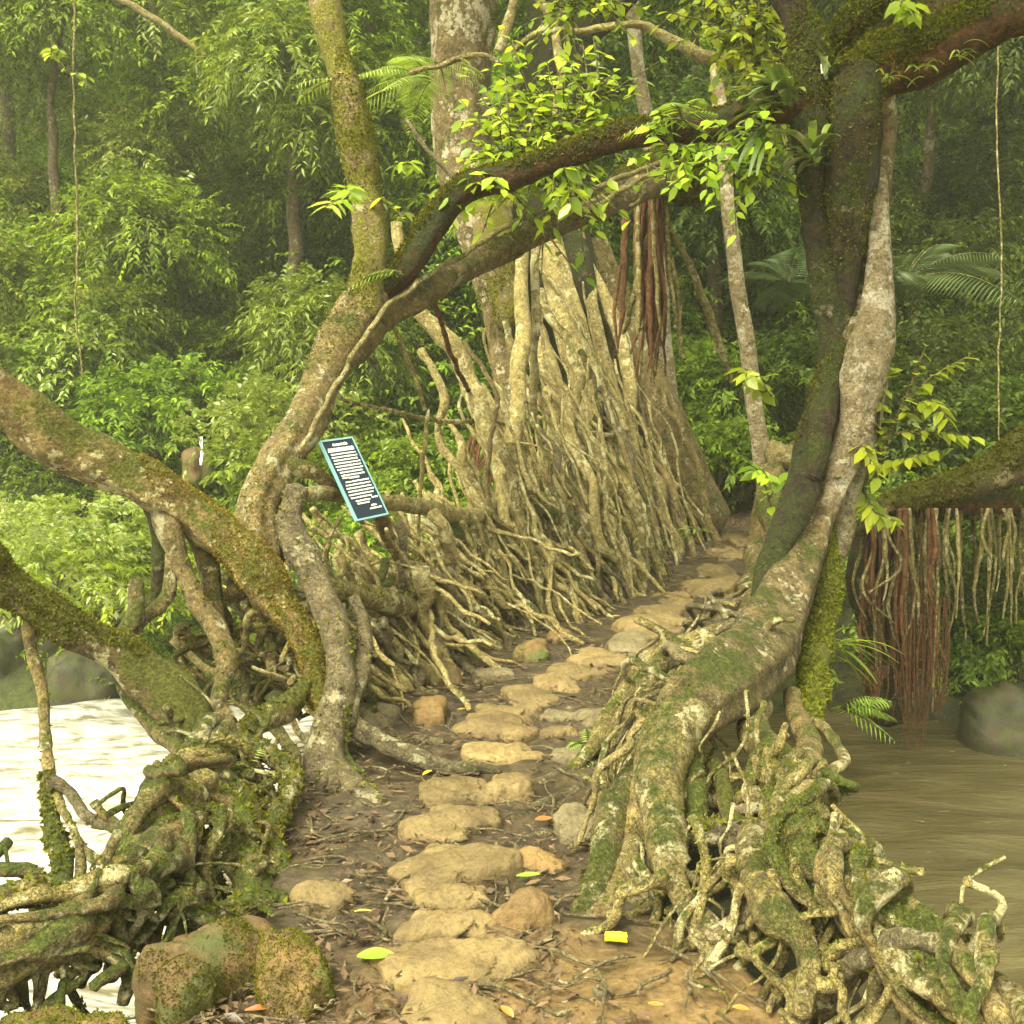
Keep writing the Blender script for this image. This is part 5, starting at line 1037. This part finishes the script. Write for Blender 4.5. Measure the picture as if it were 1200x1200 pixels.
cloud_sprig('few lime leaves dangling over the thick dark limb at the top', [[(1050, -30, 5.6, 2), (1060, 0, 5.6, 2), (1068, 18, 5.6, 1)]], 16, 4, spread=14, leafL=.09)
cloud_sprig('small leaf pair sprouting from the mossy upright stem', [[(412, 240, 6.05, 1.5), (408, 232, 6.0, 1.2), (405, 228, 5.95, 1)]], 17, 3, spread=12, leafL=.12, asp=.35)
cloud_sprig('tiny twig with leaves right of the mossy upright stem', [[(478, 260, 6.3, 1.5), (462, 245, 6.3, 1.2), (452, 232, 6.3, 1)]], 18, 2, spread=8, leafL=.09, asp=.4)
cloud_sprig('small leaves on a twig above the long limb\'s bend', [[(490, 195, 6.4, 1.5), (475, 190, 6.4, 1.2), (465, 192, 6.4, 1)]], 19, 2, spread=10, leafL=.09, asp=.4)
cloud_sprig('lone lime leaf spray in front of the slender leaning tree', [[(905, 465, 8.0, 1.5), (890, 445, 8.0, 1.2), (875, 440, 8.0, 1)]], 20, 4, spread=15, leafL=.13)
cloud_sprig('bright leaves sprouting from the knobbly root stump', [[(905, 600, 8.2, 1.5), (897, 570, 8.2, 1.2), (890, 550, 8.2, 1)]], 21, 4, spread=17, leafL=.13)
cloud_sprig('leaf cluster where the long limb meets the tall fig trunk', [[(540, 222, 6.4, 2), (560, 215, 6.35, 1.5), (590, 222, 6.3, 1)]], 22, 6, spread=15, leafL=.10)
cloud_sprig('pale leaves in front of the fig trunk under the long limb', [[(660, 200, 6.4, 1.5), (667, 220, 6.35, 1.2), (668, 238, 6.3, 1)]], 23, 3, spread=10, leafL=.10)
cloud_sprig('creeper leaves in the hazy forest at the upper left', [[(60, 40, 14, 1.2), (66, 70, 14, 1.2), (95, 95, 14, 1)]], 24, 4, spread=10, leafL=.14)
# feathery fern plumes hanging by the tall trunk
fern('fern', 'feathery light green fern plume left of the tall fig trunk', P(505, 95, 9.5), 12, .75, 'leaf_fern', 51, group='ferns growing on the trees', elev=(-10, 50), az=(1.8, 4.4), pin=24, w=.26)
fern('fern', 'fern drooping from the tall fig trunk over its dark hollow', P(515, 75, 9.5), 7, .5, 'leaf_fern', 52, group='ferns growing on the trees', elev=(-10, 40), pin=20, w=.26)
fern('fern', 'little fern frond at the fork of the leaning tree', P(470, 318, 6.1), 4, .30, 'leaf_fern', 53, group='ferns growing on the trees', elev=(-20, 20), pin=14, w=.35, az=(2.2, 4.2))
fern('fern', 'small fern on the mossy upright stem\'s knot', P(398, 92, 6.25), 4, .25, 'leaf_fern', 54, group='ferns growing on the trees', elev=(-10, 30), pin=12, w=.3, az=(2.5, 4.0))
fern('fern', 'fern leaves on top of the long mossy limb near its middle', P(800, 140, 6.1), 9, .34, 'leaf_fern', 55, group='ferns growing on the trees', elev=(0, 60), pin=12, w=.35)
fern('fern', 'green fern tuft at the left foot of the right hand roots', P(690, 875, 4.65), 9, .22, 'leaf_fern', 56, group='ferns growing on the trees', elev=(10, 70), pin=14, w=.25)
fern('fern', 'ferns seen through the right hand roots above the water', P(880, 960, 4.9), 9, .30, 'leaf_fern', 57, group='ferns growing on the trees', elev=(10, 80), pin=14, w=.3)
fern('fern', 'green leaf tuft at the water side of the twisted fig', P(985, 830, 5.6), 8, .32, 'leaf_fern', 58, group='ferns growing on the trees', elev=(-10, 60), pin=12, w=.4, az=(-1.2, 1.6))
fern('fern', 'small green fern inside the near left railing', P(285, 900, 4.0), 7, .2, 'leaf_fern', 59, group='ferns growing on the trees', elev=(10, 70), pin=12, w=.3)
# strap leaved epiphytes on the fig
def strap(label, base, n, L, seed, w=.03, az=(0, 6.28), elev=(10, 75), mat='leaf_strap', droop=.9, name='epiphyte', group='strap leaved plants perched on the fig'):
    r = np.random.default_rng(seed); bag = Bag(); base = np.asarray(base, float)
    for i in range(n):
        a = r.uniform(*az); e = R(r.uniform(*elev)); l = L * r.uniform(.6, 1.15); m = 10; t = np.linspace(0, 1, m); h = np.array([math.cos(a), math.sin(a), 0])
        p = base + r.normal(size=3) * .02 + h * (l * t * math.cos(e))[:, None] + np.array([0, 0, 1]) * (l * (t * math.sin(e) - droop * .55 * t * t))[:, None]
        T_ = unit(np.gradient(p, axis=0)); s = unit(np.cross(T_, [0, 0, 1.0]) + r.normal(size=3) * .15); up = np.cross(s, T_); ww = (w * np.sin(np.pi * (t * .9 + .07)) ** .6)[:, None]
        V = np.stack([p - s * ww + up * ww * .3, p, p + s * ww + up * ww * .3], 1).reshape(-1, 3); k = np.arange(m - 1)[:, None] * 3
        bag.add(V, [np.concatenate([k + np.array([[0, 1, 4, 3]]), k + np.array([[1, 2, 5, 4]])])], 0, True)
    return tag(bag.build(name, [M[mat]], loc=base), label, 'plant', group)
strap('bird nest like strap plant in the left armpit of the mossy crotch', P(925, 118, 5.85), 30, .42, 1, .022, (1.6, 4.8))
strap('smaller strap plant hanging on the dark stem below the crotch', P(952, 185, 5.72), 20, .30, 2, .022)
strap('drooping strap leaves under the long limb beside the crotch', P(900, 150, 5.85), 14, .30, 3, .016, (2, 4.5), (-30, 40))
strap('upright green strap leaf in the fork of the two right limbs', P(968, 85, 5.85), 7, .22, 4, .018, elev=(50, 85))
for i, (x, y, l) in enumerate([(1040, 92, 'left'), (1080, 80, 'middle'), (1125, 62, 'right')]):
    strap(['row of silvery thin leaves on the dark limb nearest its crotch', 'silvery thin leaves at the middle of the dark limb', 'silvery thin leaves on the outer part of the dark limb'][i], P(x, y, 5.35 - i * .05), 9, .13, 10 + i, .006, (3.3, 6.0), (10, 60), 'leaf_grey', 1.4)
strap('broad green leaf plant inside the near left railing', P(222, 970, 3.7), 6, .17, 20, .022, (3.6, 6.2), (20, 70))
strap('grassy tuft at the foot of the root fan', P(815, 625, 9.6), 14, .22, 21, .012)
strap('grass blades hanging from the mossy column of the twisted fig', P(975, 760, 5.2), 16, .35, 22, .008, (-1.2, 1.0), (-20, 40), 'leaf_mid')

# ------------------------------------------------------------------ the sign
t = thing('sign_board', 'dark navy sign board with white lettering and pale blue rim, tilted on the roots', 'sign', tuple(P(414, 570, 5.35)))
A, B, C_ = P(374, 519, 5.30), P(411, 514, 5.465), P(417, 611, 5.185)
ux = unit(B - A); uy = C_ - A; hS = np.linalg.norm(uy); uy = unit(uy - ux * uy.dot(ux)); wS = np.linalg.norm(B - A); uz = np.cross(ux, uy)
if uz[1] > 0: uz = -uz                       # towards the camera
def slab(bag, x0, x1, y0, y1, z0, z1, mat=0):
    c = [A + ux * x * wS + uy * y * hS + uz * z for z in (z0, z1) for x, y in ((x0, y0), (x1, y0), (x1, y1), (x0, y1))]
    bag.add(np.array(c), [np.array([[0, 1, 2, 3], [7, 6, 5, 4], [0, 4, 5, 1], [1, 5, 6, 2], [2, 6, 7, 3], [3, 7, 4, 0]])], mat, False)
M['navy'] = plain('navy painted board', (0.012, 0.022, 0.040), .35, .1, 5, 0); M['rim'] = plain('pale blue painted rim', (0.20, 0.40, 0.46), .5, .1, 9, 0); M['white'] = plain('white paint', (.85, .86, .82), .5, .04, 9, 0)
b = Bag(); slab(b, 0, 1, 0, 1, 0, .012); board = b.build('board', [M['navy']], t)
b = Bag(); e = .010
for q in [(-.015, e * 2, -.006, 1.006), (1 - e * 2, 1.015, -.006, 1.006), (e * 2, 1 - e * 2, -.01, e), (e * 2, 1 - e * 2, 1 - e, 1.01)]: slab(b, *q, -.002, .015)
b.build('rim', [M['rim']], t)
b = Bag(); rs = np.random.default_rng(5)
def line(x0, x1, y, h=.020, gap=.008):
    x = x0
    while x < x1 - .012:
        w_ = min(rs.uniform(.05, .12), x1 - x)
        # one short word: a run of narrow strokes, too small to read
        k = max(2, int(w_ / .016))
        for j in range(k):
            hh = h * rs.choice([.72, .8, 1.0]); slab(b, x + j * w_ / k, x + (j + .93) * w_ / k, y - hh, y, .0125, .0135)
        x += w_ + gap
line(.30, .76, .078, .034); line(.10, .90, .125, .026); line(.08, .90, .150, .022)
for i, (x0, x1) in enumerate([(.12, .90), (.10, .92), (.12, .88), (.10, .92), (.10, .90), (.10, .92), (.14, .86), (.14, .88)]): line(x0, x1, .19 + i * .0385)
line(.14, .34, .49); line(.34, .66, .50, .024)
for i, (x0, x1) in enumerate([(.18, .92), (.14, .92), (.12, .92), (.12, .94), (.10, .88), (.12, .78)]): line(x0, x1, .545 + i * .040)
line(.74, .94, .775); line(.22, .70, .788); line(.24, .62, .822); line(.62, .80, .868); line(.54, .92, .905)
b.build('lettering', [M['white']], t).parent = board
b = Bag(); V, f, _ = tube([(*(A + ux * .5 * wS + uy * .1 * hS - uz * .03), .012), (*(A + ux * .5 * wS + uy * .6 * hS - uz * .035), .012), (*(A + ux * .4 * wS + uy * 1.0 * hS - uz * .05), .012)], 8); b.add(V, f); b.build('post', [M['wood']], t)

# ------------------------------------------------------------------ litter and small things on the path
def fallen(label, px, py, L, mat, seed, rz, name='fallen_leaf', group='bright fallen leaves on the path', asp=.55):
    r = np.random.default_rng(seed); L *= .85; c = G(px, py, .035); n = 9; t = np.linspace(0, 1, n); w = L * asp * .5 * np.sin(np.pi * (t * .93 + .035)) ** .8
    d = np.array([math.cos(rz), math.sin(rz), 0]); s = np.array([-d[1], d[0], 0]); cz = r.uniform(.03, .10) * L
    p = c + d * ((t - .5) * L)[:, None] + np.array([0, 0, 1]) * (cz * np.sin(np.pi * t) * r.uniform(.3, 1))[:, None]
    V = np.stack([p - s * w[:, None] + [0, 0, .25 * L * .15], p, p + s * w[:, None] + [0, 0, .3 * L * .15]], 1).reshape(-1, 3); k = np.arange(n - 1)[:, None] * 3
    bag = Bag(); bag.add(V, [np.concatenate([k + np.array([[0, 1, 4, 3]]), k + np.array([[1, 2, 5, 4]])])], 0, True)
    return tag(bag.build(name, [M[mat]], loc=c), label, 'leaf', group)
fallen('large bright green leaf on the mud left of the widest stone', 440, 1121, .12, 'green_leaf', 1, .1, asp=.62)
fallen('pale green leaf beside the orange boulder', 619, 1026, .09, 'green_leaf', 2, .2, asp=.4)
fallen('yellow leaf near the photo\'s bottom right mud', 768, 1177, .045, 'yellow_leaf', 3, -.2)
fallen('orange yellow leaf under the roots at bottom right', 868, 1182, .05, 'yellow_leaf', 4, -.3)
fallen('yellow leaf pointing up beside the thick crossing root', 501, 906, .075, 'yellow_leaf', 5, 1.0, asp=.35)
fallen('orange leaf by the pale grey flat rock', 637, 960, .075, 'orange_leaf', 6, .3, asp=.7)
fallen('yellow leaf on the edge of the nearest stone', 594, 1186, .07, 'yellow_leaf', 7, -1.0, asp=.4)
fallen('orange brown leaf in the near left mud', 305, 1183, .09, 'orange_leaf', 8, .2, asp=.35)
fallen('thin curved yellow leaf in the litter beside the dusty tan rock', 425, 1068, .06, 'yellow_leaf', 9, .1, asp=.25)
fallen('small yellow leaf on the far bend of the path', 722, 722, .07, 'yellow_leaf', 10, .4)
fallen('small yellow leaf near the squarish orange block', 541, 831, .05, 'yellow_leaf', 11, .4)
stone('pebble', G(707, 1168), .05, .038, .03, 'white' if False else 'stone_grey', 'small whitish pebble on the orange mud', None, 77, cat='pebble', sink=.005)
# yellow packet
t = thing('carton', 'small crushed bright yellow packet with a dark open end at the foot of a root', 'packet', tuple(G(722, 1105)))
M['yellow'] = plain('yellow card', (.80, .60, .03), .45, .05, 20, .1); M['ink'] = plain('dark card', (.03, .025, .02), .6, .1, 20, 0); M['label_red'] = plain('pale worn print', (.80, .72, .35), .5, .1, 20, 0)
c = G(722, 1104); L_, wd = .064, .028; th = np.linspace(0, 2 * math.pi, 20, endpoint=False); ring = np.stack([0 * th, np.sign(np.cos(th)) * np.abs(np.cos(th)) ** .6 * wd / 2, np.sign(np.sin(th)) * np.abs(np.sin(th)) ** .6 * wd * .42], -1)
Vs = []
for tt in np.linspace(-.5, .5, 9):
    q = ring * (1 + .05 * math.sin(tt * 5 + 1)); q = q + [tt * L_, 0, .0015 * math.cos(tt * 4)]; Vs.append(q)
V = np.concatenate(Vs); V += rng.normal(size=V.shape) * .0006; cz, sz = math.cos(-.12), math.sin(-.12)
V = np.stack([V[:, 0] * cz - V[:, 1] * sz, V[:, 0] * sz + V[:, 1] * cz, V[:, 2]], -1) + c + [0, 0, .016]
i = (np.arange(8)[:, None] * 20 + np.arange(20)[None]).ravel(); j = (np.arange(8)[:, None] * 20 + (np.arange(20)[None] + 1) % 20).ravel()
build('body', V, [np.stack([i, j, j + 20, i + 20], -1), np.array([np.arange(20)[::-1]])], M['yellow'], t)
build('open_end', V[-20:] * 1.0 + [.0005, 0, 0], [np.array([np.arange(20)])], M['ink'], t, False)
# dead leaves, twigs and bark scraps: litter nobody could count
def litter():
    r = np.random.default_rng(99); n = 15000; y = 2.3 + 12 * r.random(n) ** 1.7; l, rr = path_edges(y); u = r.random(n)
    x = l + (rr - l) * np.where(r.random(n) < .6, u, u ** 2.2); keep = (N1(np.stack([x, y, 0 * x], -1), 2.0) > -.4) & ~((y < 3.4) & (x > .15) & (r.random(n) < .75)); x, y = x[keep], y[keep]; n = len(x)
    p = np.stack([x, y, .012 + r.random(n) * .02], -1); a = r.uniform(0, 6.28, n); d = np.stack([np.cos(a), np.sin(a), r.normal(size=n) * .15], -1)
    L = .012 + .05 * r.random(n) ** 2; nn = np.array([0, 0, 1.0]) + r.normal(size=(n, 3)) * .35
    V, T = kites(p, d, nn, L, L * r.uniform(.15, .5, n), .3, -.02); V[:, 2] = np.maximum(V[:, 2], .004)
    tag(leafmesh('leaf_litter', V, T, 'litter'), 'dead leaves and scraps strewn over the muddy path', kind='stuff')
    bag = Bag()
    for k in range(420):
        y = 2.4 + 9 * r.random() ** 1.6; l, rr = path_edges(y); x = l + (rr - l) * (r.random() if r.random() < .5 else r.random() ** 2.5)
        a = r.normal() * .9 + (0 if r.random() < .7 else 1.57); L = r.uniform(.06, .38); d = np.array([math.cos(a), math.sin(a), 0]); c = np.array([x, y, .012])
        pts = [(*(c + d * L * q + [r.normal() * .012, r.normal() * .012, r.uniform(-.004, .022)]), r.uniform(.002, .0065)) for q in (-.5, -.2, .1, .35, .5)]
        V, f, _ = tube(pts, 6, lump=.2, wob=.8, seed=k); bag.add(V, f)
    tag(bag.build('twigs', [M['root_grey']]), 'twigs and surface rootlets lying across the muddy path', kind='stuff')
litter()
# thin water trickles on the far bank
M['fall'] = plain('falling white water', (.8, .8, .76), .3, .08, 20, .2)
def trickle(label, x, y0, y1, d, w):
    bag = Bag()
    for i in range(4):
        rs = np.random.default_rng(i + int(x)); pts = [(*(P(x + rs.normal() * w * .4, y0 + (y1 - y0) * q, d - .1 * q)), w * .35 * d / F * (1 + .3 * q)) for q in np.linspace(0, 1, 6)]
        V, f, _ = tube(pts, 6, lump=.2, seed=i); bag.add(V, f)
    tag(bag.build('trickle', [M['fall']], loc=P(x, y1, d)), label, 'waterfall', None, 'thing')
trickle('tiny white waterfall in the green hillside behind the golden limb', 236, 512, 545, 13.5, 2.2)
stone('rock', P(232, 548, 13.8) - [0, 0, .1], .34, .3, .42, 'stone_moss', 'brown wet rock face behind the tiny waterfall', None, 301, cat='rock')

# ------------------------------------------------------------------ haze
hz = bpy.data.materials.new('forest mist'); hz.use_nodes = True; t = hz.node_tree; t.nodes.clear()
pv = t.nodes.new('ShaderNodeVolumePrincipled'); pv.inputs['Color'].default_value = (.95, .98, .88, 1); pv.inputs['Density'].default_value = 0.0023; pv.inputs['Anisotropy'].default_value = 0.2
oo = t.nodes.new('ShaderNodeOutputMaterial'); t.links.new(pv.outputs[0], oo.inputs['Volume'])
c = np.array([[x, y, z] for z in (-5, 62) for x, y in ((-63, -27), (63, -27), (63, 83), (-63, 83))], float)
tag(build('haze', c, [np.array([[0, 3, 2, 1], [4, 5, 6, 7], [0, 1, 5, 4], [1, 2, 6, 5], [2, 3, 7, 6], [3, 0, 4, 7]])], hz, None, False), 'pale morning mist in the forest air', kind='stuff')
